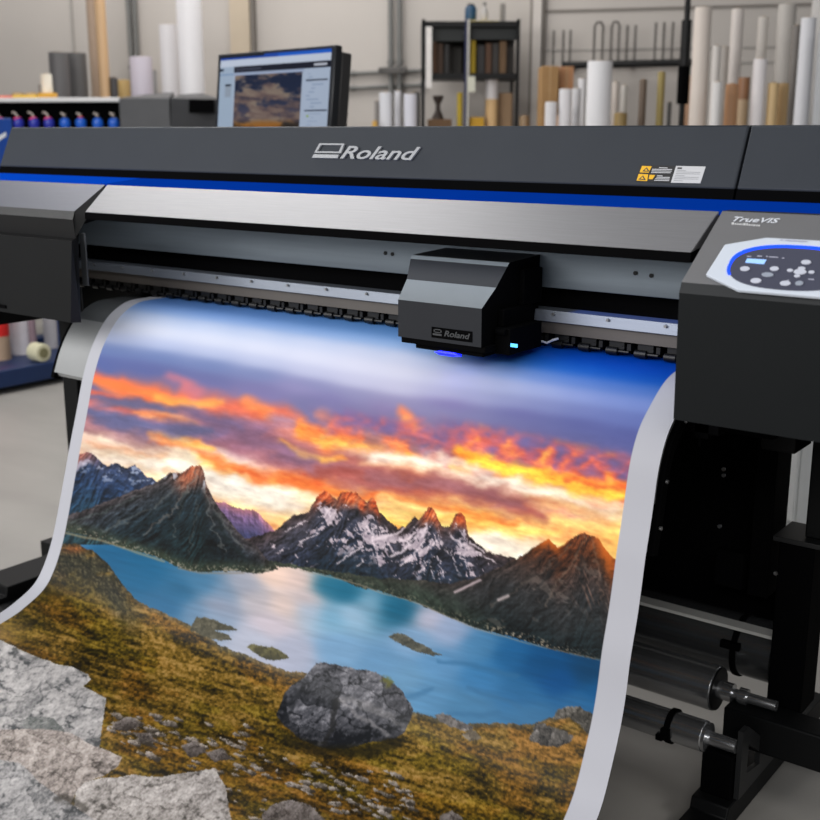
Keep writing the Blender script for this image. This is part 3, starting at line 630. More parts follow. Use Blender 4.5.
for i, (a, b) in enumerate([(659.5, 668), (652.5, 672.5), (652, 672), (651.5, 671)]):
    yy = 167.6+i*1.6; hs([(a, yy), (b, yy+.3), (b-.25, yy+1.05), (a-.25, yy+.75)], .0003, 1, mb, .0011)
for i, (a, b) in enumerate([(657.5, 663), (656.8, 670.3), (655.6, 670), (654.6, 669.5)]):
    yy = 175.6+i*1.55; hs([(a, yy), (b, yy+.25), (b-.25, yy+1.0), (a-.25, yy+.75)], .0003, 1, mb, .0011)
hs([(678, 167.6), (682.4, 167.7), (682, 169.3), (677.6, 169.2)], .0003, 3, mb, .0011)
for i in range(7):
    yy = 170.2+i*1.7; xx = 677.2-i*.52; hs([(xx, yy), (xx+(24 if i % 3 else 9), yy+.5), (xx+(24 if i % 3 else 9)-.2, yy+.95), (xx-.15, yy+.5)], .0002, 4, mb, .0011)
mb.build('warning_sticker', [M_lblk, M_lblw, M_yel, M_ink, mat('faint print', (140, 142, 146), .6, var=.02)], o, smooth=False)

# blue light strip lying between hood and front covers
MB().prism([(1.803, 1.1815), (1.690, 1.1715), (1.690, 1.165), (1.803, 1.170)], -2.165, XR).build('light_strip', M_blue, printer)
MB().prism([(1.803, 1.1815), (1.690, 1.1715), (1.690, 1.165), (1.803, 1.170)], XL, -2.17).build('light_strip', mat('bright blue strip', (4, 44, 130), .6, spec=.0, emit=.36, ecol=(6, 84, 225), var=.05), printer)

# main front cover: brushed silver slab with black lip
pf = [(1.605, 1.1145), (1.690, 1.171), (1.690, 1.150), (1.640, 1.112)]
MB().prism(pf, -2.126, -.695, dx0=[0, -.024, -.024, -.01], dx1=[0, .006, .006, 0]).build('front_cover', M_silver, printer, .0015)
MB().prism([(1.6045, 1.1142), (1.604, 1.099), (1.66, 1.099), (1.66, 1.124)], -2.126, -.694, dx0=[0, 0, -.01, -.01]).build('cover_lip', M_pit, printer, .001)

# machine body behind and below
MB().box((XL, 1.905, .80), (XR, 2.25, 1.189)).build('body_shell', M_frame, printer, .004)
MB().prism([(1.66, 1.126), (1.69, 1.150), (1.905, 1.150), (1.905, 1.126)], CX0-.03, CX1).build('bay_roof', M_pit, printer)

# left housing
lh = [(1.550, .873), (1.550, 1.056), (1.570, 1.060), (1.566, 1.101), (1.605, 1.115), (1.690, 1.1705), (1.905, 1.1705), (1.905, 1.140), (1.600, 1.085), (1.578, 1.05), (1.578, .870)]
lx = [-2.130, -2.106, -2.118, -2.118, -2.163, -2.157, -2.157, -2.157, -2.14, -2.12, -2.13]
mb = MB(); n = len(lh)
vs = [(XL, y, z) for y, z in lh]+[(lx[i], y, z) for i, (y, z) in enumerate(lh)]
mi = [0, 1, 1, 2, 3, 4, 1, 1, 1, 1, 1]
for i in range(n): mb.add([vs[i], vs[(i+1) % n], vs[n+(i+1) % n], vs[n+i]], [(0, 1, 2, 3)], mi[i])
mb.add(vs[:n], [tuple(range(n-1, -1, -1))], 1); mb.add(vs[n:], [tuple(range(n))], 1)
M_lids = mat('grey metallic lid', (98, 100, 110), .45, .35, var=.04, sc=30, stretch=(.4, 14, 14))
MB().box((-2.62, 1.64, .866), (-2.60, 1.905, 1.14)).build('bay_wall', M_pit, printer)
MB().box((XL, 1.58, .80), (-2.62, 1.905, 1.085)).build('end_block', M_black, printer)
lhobj = mb.build('left_housing', [M_face, M_black, M_dark, M_lids, M_blue], printer, smooth=False)
MB().box((-2.53, 1.547, .883), (-2.372, 1.552, .8905)).box((-2.46, 1.545, .8905), (-2.40, 1.551, .894)).build('vent_slot', M_pit, lhobj)
a = on_y(79.0, 233, 1.590); b = on_y(88.0, 286, 1.590)
MB().box((a.x, 1.590, b.z), (b.x, 1.594, a.z)).build('bay_bracket', mat('bracket steel', (66, 69, 73), .5, .4, var=.08), printer, .001)
a = on_y(75.5, 286, 1.600); b = on_y(82, 312, 1.600)
MB().box((a.x, 1.600, b.z), (b.x, 1.606, a.z)).build('side_plate', M_black, printer, .003)

# control housing on the right
ch = [(1.550, .872), (1.545, 1.062), (1.551, 1.077), (1.672, 1.1725), (1.905, 1.1725), (1.905, .86)]
mb = MB(); n = len(ch)
vs = [(CX1+(.006 if i == 3 else 0), y, z) for i, (y, z) in enumerate(ch)]+[(XR, y, z) for y, z in ch]
mi = [0, 1, 2, 1, 3, 3]
for i in range(n): mb.add([vs[i], vs[(i+1) % n], vs[n+(i+1) % n], vs[n+i]], [(0, 1, 2, 3)], mi[i])
mb.add(vs[:n], [tuple(range(n-1, -1, -1))], 3); mb.add(vs[n:], [tuple(range(n))], 3)
chobj = mb.build('control_housing', [M_dark, mat('bevel grey', (38, 40, 42), .5, spec=.2, var=.03), M_grey, M_black], printer, smooth=False)
cp = Vector((0, 1.551, 1.077)); cn = Vector((0, -.0955, .121)).normalized(); cv = Vector((0, .121, .0955)).normalized()
def on_ctl(x, y): return on_plane(x, y, cp, cn)
def cuv(p): return (p.x, (p-cp).dot(cv))
def cxy(u, v, l=0.): return Vector((u, cp.y, cp.z))+cv*v+cn*l
letter('TrueVIS', on_ctl(732.6, 221.4), on_ctl(778.4, 223.4), .0098, cn, cv, .0006, 'model_lettering', M_white, chobj, .3, .012, .0004)
mb = MB()
x = 731.5
for k, w in enumerate([3.2, 2.2, 2.0, 2.6, 1.6, 3.0, 2.4, 2.6, 1.8, 3.0, 2.2, 2.4]):
    y = 222.9+k*.17; h = 2.2 if k in (0, 5, 6) else 1.5
    mb.slab([on_ctl(x, y+1.9)+cn*.0004, on_ctl(x+w-.6, y+2)+cn*.0004, on_ctl(x+w-.2, y+2-h)+cn*.0004, on_ctl(x+.4, y+1.9-h)+cn*.0004], cn, .0004); x += w
mb.build('small_lettering', M_lblw, chobj, smooth=False)
# control panel: white octagon, dark oval, blue ring, display and keys
A_, B_, C_ = [cuv(on_ctl(*p)) for p in ((706.5, 277.5), (725.5, 247.5), (767, 240.6))]
D_, E_ = [cuv(on_ctl(*p)) for p in ((738.5, 293), (801, 299.5))]
cxm = cuv(on_ctl(792, 271))[0]; 
oct_ = [A_, B_, C_, (2*cxm-C_[0], C_[1]), (2*cxm-B_[0], B_[1]), (2*cxm-A_[0], A_[1]), (2*cxm-D_[0], D_[1]), D_]
ov = [(728.3, 273), (779, 250.5), (785, 294)]
uo = [cuv(on_ctl(*p)) for p in ov]
ru = cxm-uo[0][0]; v0 = (uo[1][1]+uo[2][1])/2; rv = (uo[1][1]-uo[2][1])/2
def octo(t, k):
    return (cxm+ru*k*math.copysign(abs(math.cos(t))**.82, math.cos(t)), v0+rv*k*math.copysign(abs(math.sin(t))**.82, math.sin(t)))
panel = MB().slab([cxy(u, v, .0005) for u, v in oct_], cn, .006).build('control_panel', mat('white panel plastic', (204, 212, 224), .4, var=.02), printer, .0015, smooth=False)
NT = 72
mb = MB()
ring_o = [octo(2*math.pi*i/NT, 1.05) for i in range(NT)]; ring_i = [octo(2*math.pi*i/NT, .97) for i in range(NT)]
lit = [i for i in range(NT) if 10 < i*360/NT < 205]
for i in []:
    j = (i+1) % NT
    mb.slab([cxy(*ring_o[i], .0066), cxy(*ring_o[j], .0066), cxy(*ring_i[j], .0066), cxy(*ring_i[i], .0066)], cn, .0012)
for i in lit:
    j = (i+1) % NT
    q = [cxy(*p, .0066) for p in (octo(2*math.pi*i/NT, 1.02+.10*max(0, math.sin(2*math.pi*i/NT))), octo(2*math.pi*j/NT, 1.02+.10*max(0, math.sin(2*math.pi*j/NT))), ring_i[j], ring_i[i])]
    mb.slab(q, cn, .0012)
mb.build('light_ring', mat('blue ring light', (20, 70, 240), .3, emit=1.2, ecol=(10, 60, 250), var=.02), panel, smooth=False)
MB().slab([cxy(*octo(2*math.pi*i/NT, .985), .0066) for i in range(NT)], cn, .0010).build('key_field', mat('panel slate', (70, 72, 88), .35, var=.03), panel, smooth=False)
d = [cuv(on_ctl(*p)) for p in ((748.3, 262.8), (767.4, 264), (764.8, 268.3), (746.3, 266.6))]
MB().slab([cxy(u, v, .0077) for u, v in d], cn, .0008).build('display', mat('lit display', (150, 190, 245), .3, emit=.5, ecol=(140, 185, 250), var=.04), panel, smooth=False)
M_key = mat('key plastic', (196, 200, 214), .4, var=.02); M_key2 = mat('dim key plastic', (150, 158, 172), .4, var=.02)
def key(x, y, w, h, m=None):
    c = cuv(on_ctl(x, y)); a = abs(cuv(on_ctl(x+w, y))[0]-c[0]); b = abs(cuv(on_ctl(x, y-h))[1]-c[1])
    MB().slab([cxy(c[0]+a*math.cos(t), c[1]+b*math.sin(t), .0077) for t in np.linspace(0, 2*math.pi, 21)[:-1]], cn, .0018).build('key', m or M_key, panel, .0004)
for k in [(746, 273.2, 5, 2.3), (775.4, 273.2, 4.6, 2.2), (757, 285.2, 5.6, 2.5), (786.3, 287.8, 5.6, 2.4), (807, 266.8, 5.2, 2.2), (802.7, 272.8, 4, 1.4), (791, 274.9, 3.2, 1.5), (812.4, 276.8, 3.2, 1.5), (798, 280.6, 3.2, 1.4), (801, 276.4, 6.5, 2.8)]: key(*k)
key(768.6, 279.2, 6.2, 2.2, M_key2); key(800.2, 287.8, 4.2, 2.3, M_key2)
for (x, y, w) in [(767, 260.2, 2), (770, 260.6, 9), (783, 261.8, 2.2), (758, 259.7, 5), (748, 260, 4), (781, 243.6, 3), (786, 243.9, 22), (757, 282.3, 2), (788, 284, 2), (809, 283, 6)]:
    p = [cuv(on_ctl(*q)) for q in ((x, y), (x+w, y+.12*w*.5), (x+w, y+.06*w+.9), (x, y+.9))]
    MB().slab([cxy(u, v, .0079) for u, v in p], cn, .0004).build('panel_marking', mat('panel ink', (170, 172, 190), .5, var=.02), panel, smooth=False)

BX0 = -2.60
# inside of the bay
MB().prism([(1.852, 1.126), (1.848, 1.036), (1.846, 1.028), (1.846, 1.006), (1.905, 1.006), (1.905, 1.126)], BX0, CX1).build('carriage_rail', M_rail, printer, .0008)
for (x, y) in [(386, 253), (393, 254), (636, 273), (652, 275.5)]:
    p = on_y(x, y, 1.8495); MB().cyl((p.x, 1.8495, p.z), (p.x, 1.846, p.z), .004, 12).build('rail_bolt', M_black, printer)
MB().box((BX0, 1.885, .962), (CX1, 1.905, 1.008)).build('belt_channel', M_pit, printer)
MB().prism([(1.832, .966), (1.828, .945), (1.87, .945), (1.87, .966)], BX0, CX1).build('guide_strip', M_strip, printer, .0008)
for i in range(17):
    x = BX0+.09+i*.112; MB().cyl((x, 1.832, .960), (x, 1.826, .960), .0028, 8).build('strip_screw', M_screw, printer)
MB().prism([(1.838, .945), (1.836, .922), (1.89, .922), (1.89, .945)], BX0, CX1).build('clamp_fascia', M_brown, printer)
MB().box((BX0, 1.87, .90), (CX1, 1.905, .924)).build('bay_back', M_pit, printer)
for i in range(32):
    x = BX0+.06+i*.0568
    mb = MB().cyl((x, 1.846, .902), (x+.022, 1.846, .902), .0075, 14).box((x+.004, 1.846, .906), (x+.034, 1.868, .9195)).cyl((x+.022, 1.846, .902), (x+.044, 1.846, .902), .003, 8)
    mb.box((x+.030, 1.842, .908), (x+.036, 1.846, .9125)).box((x+.040, 1.845, .9055), (x+.0475, 1.86, .9175))
    mb.build('pinch_roller', M_roller, printer)

# ------------------------------------------------------------------ the sheet's path out of the machine
def spline(P, n):
    P = [np.array(p, float) for p in P]; P = [2*P[0]-P[1]]+P+[2*P[-1]-P[-2]]; out = []
    for i in range(1, len(P)-2):
        for t in np.linspace(0, 1, 24, endpoint=False):
            a, b, c, d = P[i-1:i+3]
            out.append(.5*((2*b)+(-a+c)*t+(2*a-5*b+4*c-d)*t*t+(-a+3*b-3*c+d)*t**3))
    out.append(P[-2]); out = np.array(out)
    s = np.concatenate([[0], np.cumsum(np.linalg.norm(np.diff(out, axis=0), axis=1))])
    q = np.linspace(0, s[-1], n); r = np.stack([np.interp(q, s, out[:, k]) for k in range(2)], 1)
    for _ in range(max(6, int(220*(n/1600)**2))): r[1:-1] = .25*r[:-2]+.5*r[1:-1]+.25*r[2:]
    return r
# the two edges of the sheet, surveyed in the planes of its left and right edge
SX0, SX1 = -2.2, -.745
EL = [(141,298.3),(128.8,300.4),(116.6,308),(106.8,317.8),(98.3,332.4),(91,348.3),(86,364),(82,380),(78.5,400),(74.8,420),(70.8,440),(65.4,470),(60,500),(56.2,520),(52,540),(46,560),(42,570),(37.3,580),(29.3,590),(17.4,600),(5,610)]
ER = [(674.6,418.5),(667.8,433),(663.4,447.8),(659.8,462.4),(656.8,480),(652.8,510),(648.3,540),(645,560),(642.6,580),(639.8,600),(637,620),(630.2,660),(625.9,695),(620,730),(612,765),(604.4,796.6),(597,819)]
def edge_profile(E, X): return [(p.y, p.z) for p in (on_x(x, y, X) for x, y in E)]
el = edge_profile(EL, SX0); er = edge_profile(ER, SX1)
y0, z0 = el[-1]
PL = [(1.885, .8935), (1.842, .8925)]+el+[(y0-.10, z0-.018), (y0-.24, z0-.040), (y0-.40, z0-.064), (y0-.58, z0-.094), (.60, .060), (.45, .032), (.32, .012), (.22, .004), (.08, .003)]
y1, z1 = er[-1]
PR = [(1.885, .8935), (1.845, .8925), (1.80, .888), (1.755, .8745)]+er[0:]+[(y1-.06, z1-.045), (y1-.17, z1-.085), (1.12, .100), (.98, .086), (.80, .066), (.62, .044), (.46, .022), (.33, .009), (.22, .004), (.08, .003)]
def inset(prof, d):
    t = np.gradient(prof, axis=0); t /= np.linalg.norm(t, axis=1)[:, None]
    return prof+np.stack([-t[:, 1], t[:, 0]], 1)*d
profL = inset(spline(PL, 300), .012); profR = inset(spline(PR, 300), .012)
kt = max(k for k in range(300) if profL[k][1] > .842); kb = max(k for k in range(300) if profL[k][1] > .716)
def strip_prism(ks, x0, x1, th, name, m):
    a, b = profL[ks], profR[ks]; qa, qb = inset(profL, th)[ks], inset(profR, th)[ks]
    n = len(ks); mb = MB()
    mb.add([(x0, y, z) for y, z in a]+[(x1, y, z) for y, z in b]+[(x0, y, z) for y, z in qa]+[(x1, y, z) for y, z in qb],
           [(i, i+1, n+i+1, n+i) for i in range(n-1)]+[(2*n+i, 3*n+i, 3*n+i+1, 2*n+i+1) for i in range(n-1)]+[(i, 2*n+i, 2*n+i+1, i+1) for i in range(n-1)]+[(n+i, n+i+1, 3*n+i+1, 3*n+i) for i in range(n-1)]+[(0, n, 3*n, 2*n), (n-1, 3*n-1, 4*n-1, 2*n-1)])
    return mb.build(name, m, printer)
strip_prism(list(range(0, kt, 2))+[kt], -2.325, -.750, .006, 'upper_apron', M_platen)  # upper part of the apron; the platen's reflection put into its darker colour
strip_prism(list(range(kt, kb, 2))+[kb], -2.325, -.750, .006, 'front_apron', M_apron)
b = profL[kb]
b = (b[0]+.007, b[1])
MB().prism([(b[0], b[1]), (b[0]+.006, b[1]-.012), (b[0]+.04, b[1]-.022), (b[0]+.04, b[1]-.016), (b[0]+.015, b[1]+.002)], -2.325, -.768, dx0=None).build('apron_lip', M_apron, printer)
MB().box((CX0-.2, 1.86, .868), (CX1+.02, 1.905, .8805)).build('platen', M_platen, printer)
for xa in (-2.340, -.752):
    prof = profL if xa < -1 else profR
    zl = .70 if xa < -1 else .60; kk = [k for k in range(0, 300, 3) if prof[k][1] > zl]
    q1 = [tuple(inset(prof, .004)[k]) for k in kk]; q2 = [tuple(inset(prof, .024)[k]) for k in kk]
    if xa > -1: q1 = [(y-.0, z) for y, z in q1]
    mb = MB(); n = len(q1)
    vs = [(xa, y, z) for y, z in q1]+[(xa, y, z) for y, z in q2]+[(xa+.012, y, z) for y, z in q1]+[(xa+.012, y, z) for y, z in q2]
    if xa < -1: q1 = None
    mb.add(vs, [(i, i+1, n+i+1, n+i) for i in range(n-1)]+[(2*n+i, 3*n+i, 3*n+i+1, 2*n+i+1) for i in range(n-1)]+[(i, 2*n+i, 2*n+i+1, i+1) for i in range(n-1)]+[(n+i, n+i+1, 3*n+i+1, 3*n+i) for i in range(n-1)]+[(0, n, 3*n, 2*n), (n-1, 3*n-1, 4*n-1, 2*n-1)])
    sp = mb.build('apron_end_plate', M_pit, printer)
    if xa > -1:
        for k in [min(range(300), key=lambda i: abs(prof[i][1]-zz)) for zz in (.835, .74, .665)]:
            p = inset(prof, .014)[k]
            MB().cyl((xa+.012, p[0], p[1]), (xa+.016, p[0], p[1]), .0035, 10).build('screw', M_screw, sp)

# print carriage
CA, CB = -1.280, -1.095
cprof = [(1.650, .919), (1.650, .988), (1.695, 1.020), (1.7305, 1.054), (1.737, 1.0605), (1.843, 1.066), (1.843, .919)]
car = MB(); n = len(cprof); cdx = [0, 0, -.014, -.032, -.034, -.030, 0]
vs = [(CA+cdx[i], y, z) for i, (y, z) in enumerate(cprof)]+[(CB, y, z) for y, z in cprof]
mi = [0, 1, 0, 1, 2, 2, 2]
cmi = mi
for i in range(n): car.add([vs[i], vs[(i+1) % n], vs[n+(i+1) % n], vs[n+i]], [(0, 1, 2, 3)], mi[i])
car.add(vs[:n], [tuple(range(n-1, -1, -1))], 0); car.add(vs[n:], [tuple(range(n))], 3)
carriage = car.build('print_carriage', [mat('carriage grey', (36, 38, 43), .5, spec=.2, var=.03, bump=.1, bsc=900), mat('carriage light grey', (108, 115, 121), .45, spec=.3, var=.03, bump=.1, bsc=900), M_black, M_pit], printer, smooth=False)
MB().box((CA+.004, 1.654, .908), (CB+.006, 1.84, .9195)).box((CA+.03, 1.664, .8985), (CB-.005, 1.80, .9085)).build('carriage_base', M_pit, carriage, .0015)
MB().box((CB+.001, 1.690, .902), (CB+.034, 1.80, .950)).box((CB+.001, 1.70, .950), (CB+.014, 1.80, .980)).box((CB+.001, 1.77, .980), (CB+.012, 1.835, 1.045)).cyl((CB+.008, 1.686, .944), (CB+.028, 1.686, .944), .006, 10).build('side_mechanism', M_pit, carriage, .002)
p0 = on_y(431.8, 326.6, 1.650); p1 = on_y(472.4, 342.6, 1.650)
plate = MB().box((p0.x, 1.6490, p1.z), (p1.x, 1.6505, p0.z)).build('name_plate', M_pit, carriage)
mb = MB(); w = p1.x-p0.x; h = p0.z-p1.z
M_dim = mat('dim emboss', (58, 60, 63), .4, var=.02)
mb.box((p0.x+w*.04, 1.6482, p1.z+h*.25), (p0.x+w*.26, 1.6490, p1.z+h*.42)).box((p0.x+w*.06, 1.6482, p1.z+h*.5), (p0.x+w*.26, 1.6490, p1.z+h*.58)).box((p0.x+w*.06, 1.6482, p1.z+h*.76), (p0.x+w*.26, 1.6490, p1.z+h*.84)).box((p0.x+w*.06, 1.6482, p1.z+h*.5), (p0.x+w*.09, 1.6490, p1.z+h*.84)).box((p0.x+w*.23, 1.6482, p1.z+h*.5), (p0.x+w*.26, 1.6490, p1.z+h*.84))
mb.build('plate_emblem', M_dim, plate, smooth=False)
letter('Roland', (p0.x+w*.32, 1.6490, p1.z+h*.28), (p0.x+w*.95, 1.6490, p1.z+h*.28), h*.52, (0, -1, 0), (0, 0, 1), .0006, 'plate_lettering', M_dim, plate, .25, .02, 0)
M_glow = mat('blue curing light', (20, 30, 200), .3, emit=3.5, ecol=(14, 24, 255), var=.01)
MB().prism([(1.6625, .9), (1.661, .897), (1.6625, .8925), (1.672, .8925), (1.672, .9)], -1.205, -1.152, dx0=[.010, 0, .010, 0, 0], dx1=[-.010, 0, -.010, 0, 0]).build('curing_light', M_glow, carriage)
p = on_y(514, 345.5, 1.689)
MB().box((p.x-.0070, 1.6885, p.z-.003), (p.x+.0070, 1.690, p.z+.003)).build('blue_label', mat('glowing blue label', (90, 190, 250), .3, emit=1.6, ecol=(80, 180, 255), var=.01), carriage)  # small blue label, given a glow of its own
q = [on_y(*s, 1.832) for s in ((538, 341), (543, 341.5), (547, 343), (553, 340), (558, 338.6))]
MB().tube(q, .0022, 8).build('wire_clip', M_white, printer)

# ------------------------------------------------------------------ stand, panels and take-up rollers
pq = on_y(785, 500, 2.225)
MB().box((-2.30, 2.225, .250), (pq.x, 2.245, .80)).build('rear_panel', M_pit, printer)
MB().box((-.740, 2.075, .400), (-.700, 2.150, .86)).build('stand_leg', M_pit, printer, .003)
MB().box((-.86, 1.93, .76), (-.66, 2.08, .815)).build('bay_underside', M_pit, printer, .003)
MB().box((-.690, 1.95, .735), (-.628, 2.04, .80)).build('hanger_block', mat('dark steel block', (9, 9, 10), .6, spec=.15, var=.05), printer, .003)
MB().box((-.80, 2.05, .415), (-.742, 2.074, .49)).build('motor_box', M_pit, printer, .004)
post = MB().box((-.680, 2.062, .18), (-.612, 2.150, .530)).build('stand_post', M_pit, printer, .004)
MB().box((-.690, 2.055, .530), (-.540, 2.160, .540)).build('post_ledge', mat('worn black steel', (24, 25, 26), .5, .1, var=.1), post, .001)
pq = on_y(807.5, 500, 2.08)
MB().box((pq.x, 2.08, .540), (-.36, 2.15, .86)).build('upper_post', M_frame, printer, .004)
MB().box((-.738, 1.990, .118), (-.20, 2.060, .1925)).build('cross_beam', M_frame, printer, .004)
MB().box((-.20, 1.95, .0), (-.12, 2.16, .86)).build('stand_leg', M_frame, printer, .004)
MB().prism([(1.60, .012), (1.60, .04), (1.855, .04), (1.862, .062), (2.42, .062), (2.42, .012)], -.741, -.667).build('stand_foot', M_frame, printer, .003)
MB().prism([(1.55, .012), (1.55, .045), (1.655, .045), (1.66, .072), (2.42, .072), (2.42, .012)], -2.778, -2.650).build('stand_foot', M_frame, printer, .003)
MB().box((-2.778, 1.50, .014), (-2.56, 2.3, .030)).build('foot_rail', M_frame, printer, .002)
for x in (-.704, -2.714):
    for y in (1.75, 2.36): MB().cyl((x, y, 0), (x, y, .013), .024, 16).build('foot_pad', M_pit, printer)
MB().box((-2.71, 1.93, .07), (-2.645, 2.03, .86)).build('stand_leg', M_frame, printer, .004)
MB().box((-2.86, 1.915, .0), (-2.78, 1.975, .085)).build('left_bracket', M_frame, printer, .003)
# triangular bearing bracket with a window, and its block
g = [(1.896, .064), (1.896, .205), (1.925, .204), (2.043, .118), (2.095, .078), (2.080, .064)]
w_ = [(1.93, .105), (1.93, .165), (1.998, .118), (1.998, .092)]
mb = MB(); x0, x1 = -.672, -.662
outer = g; N = len(g)
import itertools
def ringface(mb, x, fl):
    # bridge the outline to the window: quads from window corners to outline stretches
    O = [(x, y, z) for y, z in g]; I = [(x, y, z) for y, z in w_]
    mb.add(O+I, [(0, 1, 7, 6), (1, 2, 7), (2, 3, 8, 7), (3, 4, 9, 8), (4, 5, 9), (5, 0, 6, 9)])
ringface(mb, x1, 0); ringface(mb, x0, 1)
for i in range(N):
    a, b = g[i], g[(i+1) % N]; mb.add([(x0, *a), (x0, *b), (x1, *b), (x1, *a)], [(0, 1, 2, 3)])
for i in range(4):
    a, b = w_[i], w_[(i+1) % 4]; mb.add([(x0, *a), (x0, *b), (x1, *b), (x1, *a)], [(0, 1, 2, 3)])
MB.build(mb, 'bearing_bracket', mat('grey black bracket', (30, 31, 32), .5, .1, var=.06), printer, smooth=False)
MB().box((-.735, 1.885, .062), (-.674, 1.96, .152)).build('bearing_block', M_pit, printer, .003)
MB().box((-2.755, 1.885, .072), (-2.690, 1.96, .115)).build('bearing_block', M_pit, printer, .003)
# rollers
lowr = MB().cyl((-2.60, 1.90, .170), (-.735, 1.90, .170), .030, 48).build('take_up_roller', M_steel, printer, .002)
MB().cyl((-.735, 1.90, .170), (-.729, 1.90, .170), .0285, 40).cyl((-.729, 1.90, .170), (-.674, 1.90, .170), .0135, 24).build('roller_shaft', M_steel, lowr)
MB().cyl((-2.69, 1.90, .170), (-2.60, 1.90, .170), .0135, 24).build('roller_shaft', M_steel, lowr)
MB().cyl((-.808, 1.90, .170), (-.796, 1.90, .170), .0345, 40).box((-.812, 1.862, .155), (-.794, 1.872, .178)).box((-.822, 1.864, .150), (-.808, 1.874, .162)).build('clamp_ring', M_pit, lowr, .001)
midr = MB().cyl((-2.55, 2.03, .206), (-.768, 2.03, .206), .0455, 56).build('media_roller', M_steel, printer, .002)
MB().cyl((-.768, 2.03, .206), (-.764, 2.03, .206), .043, 40).build('roller_cap', M_black, midr)
MB().cyl((-.764, 2.03, .206), (-.735, 2.03, .206), .019, 24).cyl((-.735, 2.03, .206), (-.648, 2.03, .206), .0105, 24).cyl((-.722, 2.03, .206), (-.706, 2.03, .206), .0165, 24).build('roller_shaft', M_steel, midr)
uppr = MB().cyl((-2.55, 2.155, .255), (-.690, 2.155, .255), .062, 56).build('rear_roller', M_roll, printer, .002)
MB().cyl((-.772, 2.155, .255), (-.760, 2.155, .255), .066, 40).box((-.79, 2.083, .27), (-.75, 2.095, .285)).build('clamp_ring', M_pit, uppr, .001)
MB().box((-2.60, 2.085, .314), (-.675, 2.117, .321)).build('tie_bar', mat('tie bar aluminium', (205, 205, 200), .4, .1, var=.05), printer)
mb = MB()
for (x, y, X) in [(724, 469, -.70), (724, 475, -.70), (720, 526, -.70)]:
    p = on_y(x, y, 2.075); mb = MB().cyl((p.x, 2.075, p.z), (p.x, 2.071, p.z), .004, 10); mb.build('screw', M_screw, printer)
p = on_y(776, 573, 2.062); MB().cyl((p.x, 2.0625, p.z), (p.x, 2.058, p.z), .004, 10).build('screw', M_screw, post)
p = on_y(702, 440, 1.75)
MB().cyl((p.x-.004, 1.75, p.z+.004), (p.x-.004, 1.75, p.z-.012), .0022, 8).box((p.x-.012, 1.745, p.z+.004), (p.x+.012, 1.765, p.z+.03)).build('latch_pin', M_pit, printer)
MB().box((p.x-.02, 1.745, p.z+.012), (p.x+.03, 1.79, .862)).build('latch_body', M_pit, printer, .002)

# ------------------------------------------------------------------ the printed sheet
NU, NV = 700, 760
tl = np.concatenate([np.linspace(0, .62, 660, endpoint=False), np.linspace(.62, 1, 100)])
pl = spline(PL, 1600); pr = spline(PR, 1600)
def samp(p): return np.stack([np.interp(tl*(len(p)-1), np.arange(len(p)), p[:, k]) for k in range(2)], 1)
pl, pr = samp(pl), samp(pr)
u = np.linspace(0, 1, NU)
V = np.zeros((NV, NU, 3))
V[..., 0] = SX0+(SX1-SX0)*u[None]
for k in range(2): V[..., k+1] = pl[:, None, k]*(1-u)[None]+pr[:, None, k]*u[None]
base = Vector((-1.47, 1.2, 0))
me = bpy.data.meshes.new('landscape_print')
co = (V-np.array(base)).reshape(-1, 3).astype(np.float32)
me.vertices.add(NU*NV); me.vertices.foreach_set('co', co.ravel())
ii = (np.arange(NV-1)[:, None]*NU+np.arange(NU-1)[None]).ravel()
quads = np.stack([ii, ii+NU, ii+NU+1, ii+1], 1).astype(np.int32)
me.loops.add(quads.size); me.loops.foreach_set('vertex_index', quads.ravel())
me.polygons.add(len(quads)); me.polygons.foreach_set('loop_start', np.arange(0, quads.size, 4, dtype=np.int32))
me.update(calc_edges=True); me.validate()
me.polygons.foreach_set('use_smooth', np.ones(len(quads), bool))
sheet = bpy.data.objects.new('landscape_print', me); COL.objects.link(sheet); sheet.location = base
# where each point of the sheet falls in the picture, then its colour; bare margins left and right
q = V-np.array(EYEP); w = q@np.array(FW)
px = 410+FPX*(q@np.array(RT))/w; py = 410-FPX*(q@np.array(UP))/w
art = paint_picture()
def fold(v, n):                                   # the turf simply carries on past the painted part
    v = np.abs(v) % (2*n); return np.where(v > n, 2*n-v, v)
fx = np.clip(fold((px-AX0)*AS, AW-1.01), 0, AW-1.01); fy = np.clip(fold((py-AY0)*AS, AH-1.01), 0, AH-1.01)
ix = fx.astype(int); iy = fy.astype(int); fx = (fx-ix)[..., None]; fy = (fy-iy)[..., None]
cc = (art[iy, ix]*(1-fx)+art[iy, ix+1]*fx)*(1-fy)+(art[iy+1, ix]*(1-fx)+art[iy+1, ix+1]*fx)*fy
ML, MR = .0375, .050
marg = (V[..., 0] < SX0+ML) | (V[..., 0] > SX1-MR)
paper = np.array(PAPER)/255.
cc[marg] = paper
put_colours(me, cc.reshape(-1, 3))
me.materials.append(vcol_mat('printed paper', rough=.45, spec=.13))
tag(sheet, 'long glossy print of a fjord at sunset curling down out of the printer', 'print')
